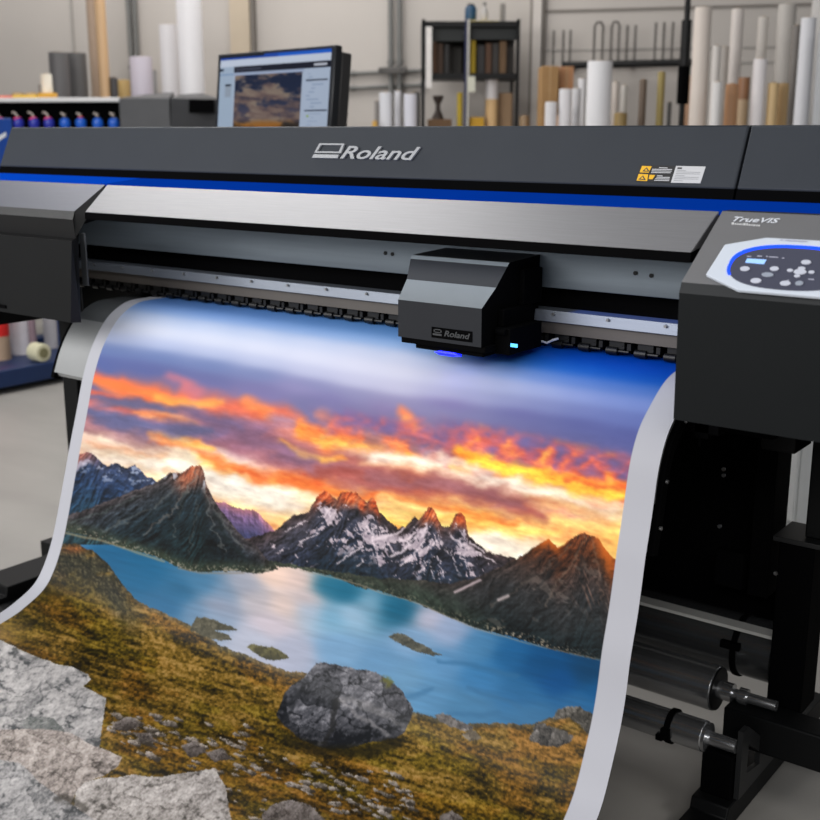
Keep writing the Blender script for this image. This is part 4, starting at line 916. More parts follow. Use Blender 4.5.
# ------------------------------------------------------------------ room
WA = R(19)                                                   # the back wall's direction
WU = Vector((math.cos(WA), math.sin(WA), 0)); WN = Vector((math.sin(WA), -math.cos(WA), 0))      # along the wall, out of the wall
W0 = at(410, 131, 8.5); W0.z = 0
def wall_pt(px, py):                                         # a point on the wall's face
    return on_plane(px, py, W0, WN)
M_wall = mat('painted wall', (182, 176, 170), .8, var=.035, sc=1.5, bump=.05, bsc=60)
M_floor = mat('sealed concrete', (152, 149, 144), .42, var=.10, sc=1.8, stretch=(1, 2.5, 1), bump=.03, bsc=30, spec=.35)
structure(MB().box((-14, -4, -.1), (9, 14, 0)).build('floor', M_floor, smooth=False))
structure(MB().slab([W0-WU*8, W0+WU*8, W0+WU*8+Vector((0, 0, 4.2)), W0-WU*8+Vector((0, 0, 4.2))], -WN, .2).build('wall_back', M_wall, smooth=False))
def on_wall_strip(name, pts, w, m, depth=.01):
    """flat strip fixed on the wall between two photo points"""
    a, b = [wall_pt(*p)-WN*.001 for p in pts]; d = (b-a).normalized(); s = d.cross(WN).normalized()*w/2
    return MB().slab([a-s, b-s, b+s, a+s], WN, depth).build(name, m, smooth=False)
M_seam = mat('wall joint', (120, 114, 108), .8, var=.05)
def vert(px, n, w, m, z0=.0, z1=4.0, depth=.012):
    a = wall_pt(px, 100)-WN*.001; a.z = z0; b = a.copy(); b.z = z1; s = WU*w/2
    return structure(MB().slab([a-s, a+s, b+s, b-s], WN, depth).build('trim_%d' % n, m, smooth=False))
vert(245, 1, .16, mat('beige pilaster', (186, 172, 152), .8, var=.03), depth=.05)
vert(78, 2, .012, mat('faint joint', (150, 146, 141), .8, var=.03)); vert(257.5, 3, .022, M_seam, depth=.055)
vert(536.5, 4, .06, mat('pale pilaster', (196, 190, 184), .8, var=.03), depth=.05); vert(530, 5, .022, M_seam); vert(543, 7, .012, M_seam, depth=.04)
structure(on_wall_strip('trim_6', [(544, 11.4), (900, 2)], .016, M_seam))
structure(on_wall_strip('trim_8', [(530, 51), (900, 45)], .01, mat('faint joint', (150, 146, 141)), .006))
structure(on_wall_strip('trim_9', [(740, 63), (900, 60)], .012, mat('faint joint', (150, 146, 141)), .006))
M_cond = mat('conduit paint', (112, 112, 110), .5, .2, var=.05)
conduits = [(135.6, 'left one of the pair of grey conduits rising above the lavender roll', 0), (141.5, 'right one of the pair of grey conduits rising above the lavender roll', 0),
            (394, 'left conduit of the pair running up the wall right of the monitor', 1), (402.5, 'right conduit of the pair running up the wall right of the monitor', 1)]
for px, lb, k in conduits:
    a = wall_pt(px, 100)+WN*(.03 if k == 0 else .065); a.z = .3; b = a.copy(); b.z = 4.0
    mb = MB().cyl(a, b, .019, 14)
    for z in (.6, 1.75, 2.9):
        mb.cyl((a.x, a.y, z), (a.x, a.y, z+.03), .026, 14)
    tag(rebase(mb.build('conduit_pipe', M_cond), a), lb, 'pipe', 'vertical conduits on the wall')
for (y0, y1, lb) in [(73.5, 70.5, 'upper horizontal conduit on the wall between monitor and shelving rack'), (88, 85, 'lower horizontal conduit on the wall between monitor and shelving rack')]:
    a = wall_pt(330, y0+1)+WN*.022; b = wall_pt(427, y1)+WN*.022
    mb = MB().cyl(a, b, .014, 12)
    for t in (.25, .75): c = a.lerp(b, t); mb.cyl(c-WU*.015, c+WU*.015, .02, 12)
    tag(rebase(mb.build('conduit_pipe', M_cond), a), lb, 'pipe', 'horizontal conduits on the wall')
c = wall_pt(398, 71)+WN*.09
tag(rebase(MB().box((c.x-.12, c.y-.03, c.z-.022), (c.x+.12, c.y-.005, c.z+.022)).cyl((c.x-.09, c.y-.022, c.z), (c.x-.09, c.y-.03, c.z), .012, 10).cyl((c.x+.09, c.y-.022, c.z), (c.x+.09, c.y-.03, c.z), .012, 10).build('pipe_clamp', mat('clamp steel', (92, 90, 88), .5, .3), bevel=.004), c), 'dark bracket clamping the pair of conduits right of the monitor', 'bracket')

# ------------------------------------------------------------------ rolls and tubes that stand on the floor behind the machine
def roll(px0, px1, pytop, d, c, label, name='media_roll', cat='roll', group=None, hollow=True, rough=.5, z0=0., lean=0., cap=None, var=.04, dark=None):
    c = tuple(int(a*.8+b*.2) for a, b in zip(c, (172, 165, 158)))
    ctr = at((px0+px1)/2, max(12, (max(pytop, 0)+125)/2), d); r = (px1-px0)/2*d/PXM; zt = at((px0+px1)/2, pytop, d).z
    m = mat('roll '+str(c), c, rough, var=var, sc=5, stretch=(3, 3, .4))
    t = thing(name, label, cat, (ctr.x, ctr.y, z0), group)
    L = zt-z0; ri = min(r*.45, .038)
    MB().lathe([(ri, 0), (r*.97, 0), (r, .006), (r, L-.006), (r*.97, L), (ri*1.02, L), (ri, L-.05)], (ctr.x, ctr.y, z0), 32).build('wound_material' if name != 'cardboard_tube' else 'tube_wall', m, t)
    MB().lathe([(ri*.8, .002), (ri*.99, .002), (ri*.99, L+.004), (ri*.8, L+.004), (ri*.78, L-.06)], (ctr.x, ctr.y, z0), 20).build('core', mat('card core', (168, 140, 104), .7, var=.05), t)
    if cap:
        MB().lathe([(r*.2, L*cap[0]), (r*1.012, L*cap[0]), (r*1.012, L+.003), (r*.2, L+.003)], (ctr.x, ctr.y, z0), 32).build('wrapper', mat('wrap '+str(cap[1]), cap[1], .45), t)
    if lean: t.rotation_euler = (0, lean, 0)
    return t
WHT = (226, 226, 230); TAN = (196, 158, 112); KRA = (176, 132, 86)
# left group
roll(51.2, 70, 52.5, 8.15, (66, 66, 68), 'left one of two fat dark grey rolls behind the row of ink bottles', group='dark grey rolls')
roll(69.2, 88, 53.0, 8.45, (62, 62, 64), 'right one of two fat dark grey rolls behind the row of ink bottles', group='dark grey rolls')
roll(89.8, 99, -14, 8.85, (150, 126, 104), 'tall grey-brown cardboard tube beside the dark grey rolls', 'cardboard_tube', 'tube')
roll(98.4, 108.6, -20, 8.45, (206, 164, 116), 'tall tan cardboard tube right of a grey-brown one', 'cardboard_tube', 'tube')
roll(111.2, 118.6, 77.5, 8.45, (38, 36, 38), 'slim black roll between the tan tube and the yellow roll', 'media_roll')
roll(119, 131, 80, 8.65, (222, 186, 110), 'short yellow roll left of the lavender roll')
roll(131.6, 153.2, 57.0, 8.55, (198, 190, 206), 'lavender grey roll standing below two grey conduits')
roll(152.6, 158.2, 70, 9.15, (128, 128, 130), 'slim grey roll just behind the lavender roll')
roll(161.6, 178.6, 25, 8.25, (224, 222, 226), 'medium height white roll left of the tallest white roll')
roll(179, 203.5, -30, 7.95, (236, 236, 240), 'tallest thick white roll left of the monitor, cut by the frame')
# between monitor and rack
roll(374.5, 379.5, 101, 8.0, (120, 116, 114), 'slim grey roll at the foot of the wall right of the monitor')
roll(379.5, 392.5, 92.5, 7.4, (218, 220, 228), 'white roll left of the conduit pair, beside the rack')
roll(394.6, 401.6, 91, 7.6, (214, 216, 224), 'slim white roll right in front of the conduit pair')
roll(404, 417, 94, 7.3, (214, 216, 228), 'white roll next to the black shelving rack')
roll(409, 420, 92, 7.75, (64, 64, 66), 'dark grey roll half hidden behind a white roll by the rack')
# right group
roll(545, 556.5, 102, 6.6, WHT, 'shortest white roll in front of the cardboard boxes')
roll(559, 571.5, 89, 6.6, WHT, 'white roll in front of the narrower cardboard box')
roll(571.8, 580.5, 88.5, 6.8, (218, 218, 222), 'slim white roll between two others left of the fat white roll')
roll(577.5, 585.5, 78.5, 7.2, (226, 226, 230), 'taller slim white roll touching the fat white roll')
roll(586.8, 611.2, 61.5, 6.4, (238, 238, 242), 'fat bright white roll in front of the wall rack')
roll(553.5, 562, 116, 6.9, (192, 146, 108), 'low kraft roll between two short white rolls')
roll(611.5, 618, 82, 7.1, (206, 196, 186), 'cream roll right behind the fat white roll')
roll(620.5, 626.8, 85.5, 7.2, (224, 220, 214), 'short white roll below the divider rods, left of the dark brown tube')
roll(638.8, 646, 79.5, 7.1, (92, 74, 58), 'dark brown tube right of the fat white roll', 'cardboard_tube', 'tube')
roll(656.8, 664.2, 72, 7.1, (150, 130, 62), 'olive yellow tube under the wall rack', 'cardboard_tube', 'tube')
roll(667, 671.2, 102, 7.0, (40, 40, 40), 'slim black tube at the foot of the olive yellow tube', 'plastic_tube', 'tube')
roll(614, 627, 113, 6.9, (146, 118, 60), 'low mustard roll at the foot of the wall rack')
roll(685.5, 695, 76, 7.0, (170, 126, 92), 'brown tube behind the black post', 'cardboard_tube', 'tube')
roll(692.0, 708.5, 7.5, 6.2, (226, 214, 204), 'tall cream tube right of the black post', 'cardboard_tube', 'tube')
roll(710.5, 719, 46, 6.5, (222, 218, 214), 'white roll close to the tall cream tube')
roll(716.8, 727.5, 47, 6.8, (178, 172, 166), 'pale translucent grey roll behind a white one', 'film_roll')
roll(711.5, 721, 82, 5.9, (232, 230, 230), 'low white tube at the front of the right-hand rolls', 'cardboard_tube', 'tube')
roll(728.6, 740.6, 9, 6.7, (222, 214, 208), 'tall off-white roll behind the brown roll')
roll(724.8, 737.6, 84, 6.0, (172, 118, 72), 'brown kraft roll in front of a tall off-white roll')
roll(737.2, 748.5, 78, 6.25, (190, 160, 122), 'light tan roll just right of the brown kraft roll', cap=(.93, (150, 108, 76)))
roll(755.0, 764.8, 17, 6.8, (216, 210, 204), 'tall greyish white roll right of the kraft rolls')
roll(751.8, 765.0, 59, 6.0, (232, 228, 230), 'lower white roll in front of a tall greyish one')
roll(767.0, 777.2, 83, 6.0, (214, 178, 120), 'left one of two light tan tubes standing together', 'cardboard_tube', 'tube', group='pair of light tan tubes')
roll(777.0, 787.6, 83.5, 6.1, (206, 166, 106), 'right one of two light tan tubes standing together', 'cardboard_tube', 'tube', group='pair of light tan tubes')
roll(774.5, 792, 4.5, 6.75, (190, 186, 180), 'tall frosted grey tube behind the light tan tubes', 'plastic_tube', 'tube')
roll(788.6, 797.2, 25.5, 6.3, (110, 104, 100), 'dark grey tube between the tan tubes and the bright white roll', 'plastic_tube', 'tube')
roll(797.6, 812, 18, 5.8, (224, 226, 232), 'bright bluish white roll near the right edge')
roll(808, 830, -20, 6.5, (192, 190, 188), 'very tall grey-white roll at the right edge')
roll(816, 832, 30, 5.6, (170, 174, 180), 'grey roll cut off by the right edge')

# cardboard boxes behind the short white rolls
def carton(px0, px1, pytop, pybot, d, dep, c, label, group=None, support=True):
    a = at(px0, 110, d); b = at(px1, 110, d); zt = zat(pytop, d); w = (b-a).length
    u = (b-a); u.z = 0; u = u.normalized(); v = Vector((-u.y, u.x, 0))
    t = thing('cardboard_box', label, 'box', (a.x, a.y, 0), group)
    P = lambda s, k, z: Vector((a.x, a.y, 0))+u*(s*w)+v*(k*dep)+Vector((0, 0, z))
    m = mat('carton '+str(c), c, .75, var=.05, sc=8)
    MB().add([P(0,0,0), P(1,0,0), P(1,1,0), P(0,1,0), P(0,0,zt), P(1,0,zt), P(1,1,zt), P(0,1,zt)], [(0,3,2,1),(0,1,5,4),(1,2,6,5),(2,3,7,6),(3,0,4,7),(4,5,6,7)]).build('carton', m, t, .003)
    MB().slab([P(.45,0,zt*.35), P(.55,0,zt*.35), P(.55,0,zt), P(.45,0,zt)], -v, .002).build('tape', mat('parcel tape', (176, 140, 96), .35), t)
    return t
carton(541, 557.6, 66, 104, 7.2, .22, (160, 124, 80), 'taller wider cardboard box behind short white rolls')
carton(558.6, 572.6, 66.5, 88, 7.3, .22, (178, 130, 92), 'narrower redder cardboard box beside the wider box')

# wall rack: rail with upright divider rods
wr = thing('divider_rack', 'dark wall rail with thin upright divider rods above the fat white roll', 'rack', wall_pt(630, 66)+WN*.12)
a = wall_pt(566, 66.5)+WN*.14; b = wall_pt(697, 63.5)+WN*.14
MB().cyl(a, b, .024, 12).build('rail', M_black, wr)
for t in (.05, .5, .95):
    c = a.lerp(b, t); MB().cyl(c, c-WN*.14, .015, 10).build('wall_arm', M_black, wr)
M_rod = mat('rod steel', (96, 92, 88), .4, .6)
for px in (556.6, 566.5, 573.5, 597.5, 606, 614.5, 622, 630, 638, 657.5, 665.5, 674):
    t = (px-566)/(697-566); c = a.lerp(b, t)
    top = 27 if 590 < px < 640 else 25 if px > 650 else 30
    z = zat(top, 8.0)
    MB().tube([c, (c.x, c.y, z-.02), (c.x, c.y, z)], .0085, 8).build('divider_rod', M_rod, wr)
for (p1, p2) in [(597.5, 606), (614.5, 622)]:
    c1 = a.lerp(b, (p1-566)/131); c2 = a.lerp(b, (p2-566)/131); z = zat(27, 8.0)
    MB().tube([(c1.x, c1.y, z), ((c1.x*.7+c2.x*.3), (c1.y*.7+c2.y*.3), z+.025), ((c1.x*.3+c2.x*.7), (c1.y*.3+c2.y*.7), z+.025), (c2.x, c2.y, z)], .0085, 8).build('rod_hoop', M_rod, wr)
# black floor post
c = at(682.5, 100, 6.6)
t = thing('black_post', 'black floor post with a thick sleeve left of the tall cream tube', 'post', (c.x, c.y, 0))
MB().cyl((c.x, c.y, .0), (c.x, c.y, 3.2), .016, 14).build('pole', M_black, t)
MB().cyl((c.x, c.y, zat(68, 6.6)), (c.x, c.y, zat(20, 6.6)), .028, 18).build('sleeve', M_black, t)
MB().cyl((c.x, c.y, zat(104, 6.6)), (c.x, c.y, zat(66, 6.6)), .033, 18).build('clamp_sleeve', M_pit, t)
MB().cyl((c.x, c.y, 0), (c.x, c.y, .03), .16, 28).build('base', M_black, t)

# ------------------------------------------------------------------ black shelving rack and what is on it
RD = 7.7
ra = at(421.5, 110, RD); rb = at(518.5, 110, RD); ru_ = (rb-ra); ru_.z = 0; RWID = ru_.length; ru_ = ru_.normalized(); rv_ = Vector((-ru_.y, ru_.x, 0))
def rk(px, k, z):                                            # px in the photo, k metres back, z height
    return Vector((ra.x, ra.y, 0))+ru_*((px-421.5)/97*RWID)+rv_*k+Vector((0, 0, z))
def rbox(mb, p0, p1, k0, k1, z0, z1, mi=0):
    vs = [rk(p0, k0, z0), rk(p1, k0, z0), rk(p1, k1, z0), rk(p0, k1, z0), rk(p0, k0, z1), rk(p1, k0, z1), rk(p1, k1, z1), rk(p0, k1, z1)]
    return mb.add(vs, [(0,3,2,1),(4,5,6,7),(0,1,5,4),(1,2,6,5),(2,3,7,6),(3,0,4,7)], mi)
rack = thing('shelving_rack', 'black metal shelving rack with open shelves against the back wall', 'rack', rk(470, .2, 0))
ZT, ZM, ZL = zat(24, RD), zat(76, RD), zat(140, RD)
for p in (423.2, 516.8):
    for k in (0, .42): rbox(MB(), p-1.6, p+1.6, k, k+.03, 0, ZT+.03).build('upright', M_black, rack)
rbox(MB(), 464.2, 466.4, -.002, .03, 0, ZT+.03).build('upright', mat('navy upright', (34, 40, 78), .5), rack)
rbox(MB(), 466.6, 468.6, -.002, .02, 0, ZT+.03).build('upright', mat('pale upright', (190, 188, 180), .5), rack)
for z, h in ((ZT, .035), (ZM, .035), (ZL, .03), (.18, .03)):
    rbox(MB(), 421.6, 518.4, 0, .45, z-h/2, z+h/2).build('shelf', M_black, rack)
rbox(MB(), 425, 515, .44, .445, ZM+.02, ZT-.02).build('back_mesh', mat('rack back', (58, 54, 50), .7, var=.1), rack)
rbox(MB(), 425, 464, .06, .30, ZT-.10, ZT-.02).build('cross_tray', mat('dark tray', (32, 36, 36), .5), rack)
rbox(MB(), 470, 516, .06, .30, ZT-.09, ZT-.02).build('cross_tray', mat('dark tray', (32, 36, 36), .5), rack)
def item(name, p0, p1, y0, y1, c, label, cat, k=.08, dep=.12, bev=.004, group=None, extra=None, base=None):
    z0 = zat(y1, RD) if base is None else base; z1 = zat(y0, RD)
    mb = rbox(MB(), p0, p1, k, k+dep, z0, z1)
    if extra: extra(mb, z0, z1)
    o = rebase(mb.build(name, mat('item '+str(c), c, .6, var=.06), bevel=bev), rk((p0+p1)/2, k, z0)); return tag(o, label, cat, group)
def rtube(name, p0, p1, ytop, base, c, label, cat, k=.12, top=None):
    z1 = zat(ytop, RD); r = (p1-p0)/2*RD/PXM; cc_ = rk((p0+p1)/2, k, 0)
    t = thing(name, label, cat, (cc_.x, cc_.y, base))
    MB().lathe([(r*.5, 0), (r, 0), (r, z1-base), (r*.5, z1-base), (r*.48, z1-base-.04)], (cc_.x, cc_.y, base), 24).build('tube_wall', mat('tube '+str(c), c, .6), t)
    if top: MB().lathe([(r*.3, z1-base-.13), (r*1.02, z1-base-.13), (r*1.02, z1-base+.003), (r*.3, z1-base+.003)], (cc_.x, cc_.y, base), 24).build('sleeve', mat('sleeve '+str(top), top, .5), t)
    return t
S0, S1, S2 = ZM+.0175, ZL+.015, ZT+.0175
item('paper_sheet', 425.6, 431.5, 27, 88, (224, 220, 216), 'white paper sheet hanging down the left side of the rack', 'paper', -.02, .006, 0)
item('binder', 431.6, 437, 40, 74, (84, 54, 30), 'left one of two brown binders on the middle rack shelf', 'binder', base=S0)
item('binder', 437.6, 443, 42, 74, (66, 44, 28), 'right one of two brown binders on the middle rack shelf', 'binder', base=S0)
item('file_box', 444.6, 449.2, 43, 74, (38, 36, 36), 'dark grey file box right of the brown binders', 'box', base=S0)
item('file_box', 453, 462.5, 45, 74, (56, 54, 52), 'wider grey file box left of the rack\'s centre upright', 'box', base=S0, k=.2)
item('binder', 471, 475.6, 39, 74, (196, 166, 40), 'bright yellow binder on the middle rack shelf', 'binder', base=S0)
item('binder', 485.6, 491.6, 42, 74, (82, 54, 34), 'slim brown binder right of the yellow one', 'binder', base=S0)
item('binder', 499.6, 506.4, 40, 74, (104, 78, 50), 'light brown binder at the right end of the middle shelf', 'binder', base=S0)
item('file_box', 477.2, 484.8, 44, 74, (44, 42, 42), 'black file box between yellow and brown binders', 'box', base=S0)
item('file_box', 492.4, 498.8, 42, 74, (50, 46, 44), 'black file box left of the light brown binder', 'box', base=S0)
item('file_box', 507.4, 514.6, 44, 74, (92, 88, 84), 'grey file box at the far right end of the middle shelf', 'box', base=S0, k=.2)
item('plastic_sheet', 466.8, 497, 20.5, 23, (206, 182, 30), 'thin yellow sheet lying on top of the rack', 'sheet', .02, .3, 0, base=S2)
# blue canister on top
cc_ = rk(470.5, .12, 0)
t = thing('canister', 'dark teal blue canister standing on top of the rack', 'canister', (cc_.x, cc_.y, S2+.018))
z1 = zat(2, RD)-S2-.018
MB().lathe([(.02, 0), (.036, 0), (.038, .01), (.038, z1-.03), (.030, z1-.012), (.02, z1-.01)], (cc_.x, cc_.y, S2+.018), 24).build('body', mat('teal plastic', (24, 66, 96), .4), t)
MB().lathe([(.012, z1-.012), (.022, z1-.012), (.022, z1), (.012, z1)], (cc_.x, cc_.y, S2+.018), 20).build('cap', M_black, t)
cc_ = rk(484, .10, 0)
t = thing('spray_bottle', 'small grey bottle right of the blue canister on the rack', 'bottle', (cc_.x, cc_.y, S2+.018))
MB().lathe([(.012, 0), (.022, 0), (.022, .05), (.009, .075), (.009, .09), (.006, .09)], (cc_.x, cc_.y, S2+.018), 18).build('body', mat('grey bottle', (176, 172, 170), .5), t)
MB().lathe([(.006, .088), (.012, .088), (.012, .106), (.006, .106)], (cc_.x, cc_.y, S2+.018), 14).build('cap', mat('grey bottle cap', (120, 118, 116), .5), t)
item('upright_panel', 501, 506, 0, 20, (128, 124, 120), 'grey upright panel standing on the right end of the rack top', 'panel', .2, .05, base=S2)
# lower bay
rtube('cardboard_tube', 457.6, 463.4, 92, S1, (206, 178, 60), 'yellow tube in the lower bay beside the navy upright', 'tube')
rtube('cardboard_tube', 486.4, 499.2, 78, S1, (216, 180, 130), 'tan tube with a white upper sleeve in the lower rack bay', 'tube', top=(220, 216, 216))
item('cardboard_box', 500.2, 514.2, 92, 130, (160, 130, 98), 'tan cardboard box at the lower right of the rack', 'box', base=S1, k=.16, dep=.2)
item('cardboard_box', 428, 452, 119, 130, (106, 78, 50), 'low brown box under the dark hourglass stand', 'box', base=S1, k=.04, dep=.26)
item('cardboard_box', 470.2, 484.8, 117, 130, (196, 150, 36), 'low mustard box in the lower rack bay', 'box', base=S1, k=.04, dep=.2)
item('sticker_card', 467.6, 474.6, 76.5, 92, (206, 206, 190), 'pale card hanging below the middle shelf by the centre upright', 'card', -.02, .006, 0)
item('black_board', 467.7, 469.7, 93, 130, (44, 44, 46), 'thin black panel standing beside the navy upright', 'panel', base=S1, k=.1)
cc_ = rk(438.5, .16, 0); zb = zat(119, RD); zt_ = zat(95, RD)-zb
t = rebase(MB().lathe([(.012, 0), (.040, 0), (.040, .012), (.018, zt_*.35), (.014, zt_*.6), (.036, zt_-.012), (.036, zt_), (.012, zt_)], (cc_.x, cc_.y, zb), 20).build('hourglass_stand', mat('dark bronze', (62, 50, 44), .5)), (cc_.x, cc_.y, zb))
tag(t, 'dark hourglass shaped stand in the lower left rack bay', 'stand')
# a bench of mixed stock at the wall, low, right of the rack
roll(519.5, 530, 116, 7.6, (132, 104, 70), 'low brown roll between rack and pale pilaster')
roll(372, 377.5, 121, 7.3, (214, 160, 60), 'small orange yellow roll end just right of the monitor')

# ------------------------------------------------------------------ monitor on a small desk
md = 4.3
ma = at(219.5, 85, md+.26); mb_ = at(336.5, 85, md-.26)
mu = (mb_-ma); mu.z = 0; MW = mu.length; mu = mu.normalized(); mvn = Vector((mu.y, -mu.x, 0))          # towards viewer
ztl = at(219.5, 54.5, md+.26).z; ztr = at(336.5, 44.5, md-.26).z; ZTM = (ztl+ztr)/2; MH = .31
tilt = R(6)
upm = (Vector((0, 0, 1))*math.cos(tilt)-mvn*math.sin(tilt)*1.0).normalized(); nm = mu.cross(upm).normalized()
if nm.dot(mvn) < 0: nm = -nm
M0 = Vector((ma.x, ma.y, ZTM))-upm*MH                     # bottom left corner of the screen
desk_c = M0+mu*MW/2
deskz = 1.02
mon = thing('monitor', 'monitor showing photo software with a sunset sky, behind the hood', 'monitor', (desk_c.x, desk_c.y, deskz))
def mp(s, t, l=0.): return M0+mu*(s*MW)+upm*(t*MH)+nm*l
M_bez = mat('monitor bezel', (16, 18, 24), .35, var=.03)
MB().slab([mp(0, 0, -.03), mp(1, 0, -.03), mp(1, 1, -.03), mp(0, 1, -.03)], nm, .03).build('bezel', M_bez, mon, .003)
MB().slab([mp(.12, .1, -.075), mp(1.0, .1, -.075), mp(1.0, .94, -.075), mp(.12, .94, -.075)], nm, .045).build('rear_shell', mat('monitor shell', (46, 44, 44), .5), mon, .006)
gw, gh = 150, 116
g = np.zeros((gh, gw, 3), np.float32); yy, xx = np.mgrid[0:gh, 0:gw]; s_ = xx/(gw-1); t_ = yy/(gh-1)
g[:] = np.array((176, 192, 216))/255.
def put(s0, s1, t0, t1, c): g[(s_ >= s0) & (s_ <= s1) & (t_ >= t0) & (t_ <= t1)] = np.array(c)/255.
put(0, 1, 0, .045, (20, 70, 170)); put(.0, .42, 0, .02, (10, 16, 34)); put(.55, 1, .01, .045, (20, 96, 210)); put(0, 1, .046, .135, (200, 212, 232)); put(0, .14, .136, 1, (164, 184, 208))
put(.14, 1, .136, .215, (16, 20, 38)); put(.86, .97, .165, .19, (190, 196, 210)); put(.16, .40, .17, .18, (90, 96, 116)); put(.14, .78, .216, .25, (160, 176, 206)); put(0, .04, .15, .185, (30, 40, 60)); put(.06, .12, .35, .38, (20, 28, 44)); put(.06, .12, .38, .52, (150, 164, 182)); put(.0, .14, .22, .235, (120, 150, 190))
for k in range(16):
    q = random.uniform(.80, .86); put(q, q+random.uniform(.02, .11), .27+k*.043, .283+k*.043, (150, 168, 196))
put(.80, .98, .345, .362, (36, 44, 60)); put(.80, .99, .70, .715, (40, 50, 70)); put(.82, .84, .76, .79, (150, 180, 110))
sx = (s_-.15)/.62; sy = (t_-.25)/.75
inp = (sx >= 0) & (sx <= 1) & (sy >= 0)
n1 = fbm(sx*3.2+sy*.8, (sy-sx*.18)*5.5, 5, 401, .55); n2 = fbm(sx*6, sy*14-sx*2, 4, 407)
sk = ramp(sy*1.0, [(0, (26, 44, 88)), (.35, (30, 50, 96)), (.6, (96, 96, 130)), (.8, (120, 100, 110)), (1, (50, 40, 34))])
cl = sstep(.44, .60, n1+.16*(1-np.abs(sy-.42)*2.2)-.14*sstep(.3, .9, sx)*sstep(.45, .1, sy))[..., None]
cc_ = ramp(n2, [(.25, (106, 96, 118)), (.5, (190, 156, 150)), (.75, (232, 206, 186))])
sk = sk*.8*(1-cl)+cc_*.72*cl
gr = sstep(.72, .86, sy+.1*(n1-.5))[..., None]; sk = sk*(1-gr)+ramp(n2+.35*(n1-.5), [(.3, (22, 22, 22)), (.55, (70, 52, 30)), (.72, (190, 120, 40))])*gr
g[inp] = sk[inp]*.8
g *= .72
colour_grid('screen', mp(.028, .03, .0008), mu*(MW*.944), upm*(MH*.935), g, vcol_mat('screen glow', rough=.25, spec=.3, emit=.30), mon)
MB().cyl((desk_c.x-mvn.x*.06, desk_c.y-mvn.y*.06, deskz+.01), (desk_c.x-mvn.x*.06, desk_c.y-mvn.y*.06, M0.z+.1), .022, 20).build('stand_neck', M_black, mon)
MB().cyl((desk_c.x-mvn.x*.05, desk_c.y-mvn.y*.05, deskz), (desk_c.x-mvn.x*.05, desk_c.y-mvn.y*.05, deskz+.012), .11, 36).build('stand_base', M_black, mon)
dk = thing('computer_desk', 'narrow desk that carries the monitor behind the printer', 'desk', (desk_c.x, desk_c.y, 0))
def dp(a, b, z): return Vector((desk_c.x, desk_c.y, 0))+mu*a-mvn*b+Vector((0, 0, z))
MB().slab([dp(-.4, -.2, deskz-.03), dp(.4, -.2, deskz-.03), dp(.4, .4, deskz-.03), dp(-.4, .4, deskz-.03)], (0, 0, 1), .03).build('desk_top', mat('desk laminate', (150, 146, 140), .5), dk)
for a in (-.37, .37):
    for b in (-.17, .37): c = dp(a, b, 0); MB().box((c.x-.02, c.y-.02, 0), (c.x+.02, c.y+.02, deskz-.03)).build('leg', M_frame, dk)

# ------------------------------------------------------------------ second printer on the left with its ink bottles
PD = 7.1
pa = at(-40, 110, PD+.10); pb = at(221, 110, PD-.10); pu = (pb-pa); pu.z = 0; PWID = pu.length; pu = pu.normalized(); pv = Vector((-pu.y, pu.x, 0))
def pp(px, k, z):
    px = 410-(410-px)*(1+k/7.1)
    return Vector((pa.x, pa.y, 0))+pu*((px+40)/261*PWID)+pv*k+Vector((0, 0, z))
def pbox(mb, p0, p1, k0, k1, z0, z1, mi=0):
    vs = [pp(p0, k0, z0), pp(p1, k0, z0), pp(p1, k1, z0), pp(p0, k1, z0), pp(p0, k0, z1), pp(p1, k0, z1), pp(p1, k1, z1), pp(p0, k1, z1)]
    return mb.add(vs, [(0,3,2,1),(4,5,6,7),(0,1,5,4),(1,2,6,5),(2,3,7,6),(3,0,4,7)], mi)
p2 = thing('ink_printer', 'white topped machine carrying a row of blue ink bottles, behind the printer', 'printer', pp(90, .3, 0))
zb_, zc_, zs_ = zat(127, PD), zat(104, PD), zat(97.5, PD)
M_wtop = mat('white machine top', (212, 212, 212), .4, var=.03)
pbox(MB(), -40, 122, 0, .55, zc_+.012, zs_).build('top_slab', M_wtop, p2, .004)
pbox(MB(), -40, 122, .10, .12, zb_-.04, zc_+.012).build('recess_back', M_pit, p2)
pbox(MB(), -40, 215, .0, .55, .78, zb_-.018).build('body', mat('machine body grey', (96, 98, 102), .5), p2, .005)
tray = pbox(MB(), -40, 121, -.03, .10, zb_-.018, zb_-.006).build('bottle_tray', mat('tray grey', (120, 116, 118), .5), p2)
e = [pp(122, -.05, zb_-.03), pp(172, -.05, zb_-.03), pp(172, .45, zb_-.03), pp(122, .45, zb_-.03)]
ztop = zat(98, PD-.1)
MB().add(e+[pp(122, -.05, ztop), pp(172, -.05, ztop), pp(170, .3, ztop+.045), pp(140, .3, ztop+.03)], [(0,3,2,1),(4,5,6,7),(0,1,5,4),(1,2,6,5),(2,3,7,6),(3,0,4,7)]).build('end_cover', mat('end cover grey', (62, 63, 66), .5), p2, .004)
MB().add([pp(172, -.05, zb_-.03), pp(222, .10, zb_-.03), pp(222, .5, zb_-.03), pp(160, .5, zb_-.03), pp(174, -.05, ztop), pp(222, .10, zat(99, PD)), pp(196, .4, zat(91.5, PD)), pp(176, .3, zat(93, PD))], [(0,3,2,1),(4,5,6,7),(0,1,5,4),(1,2,6,5),(2,3,7,6),(3,0,4,7)]).build('side_hood', mat('side hood grey', (50, 51, 54), .5), p2, .004)
pbox(MB(), 180, 214, -.0, .06, zat(113, PD), zat(100, PD)).build('side_window', M_pit, p2, .002)
for p in (-30, 60, 150, 205):
    c = pp(p, .25, 0); MB().box((c.x-.03, c.y-.03, 0), (c.x+.03, c.y+.03, .78)).build('leg', M_frame, p2)
BP = [0, 18.5, 34.5, 49.5, 65.5, 81.5, 98.5, 114.5]
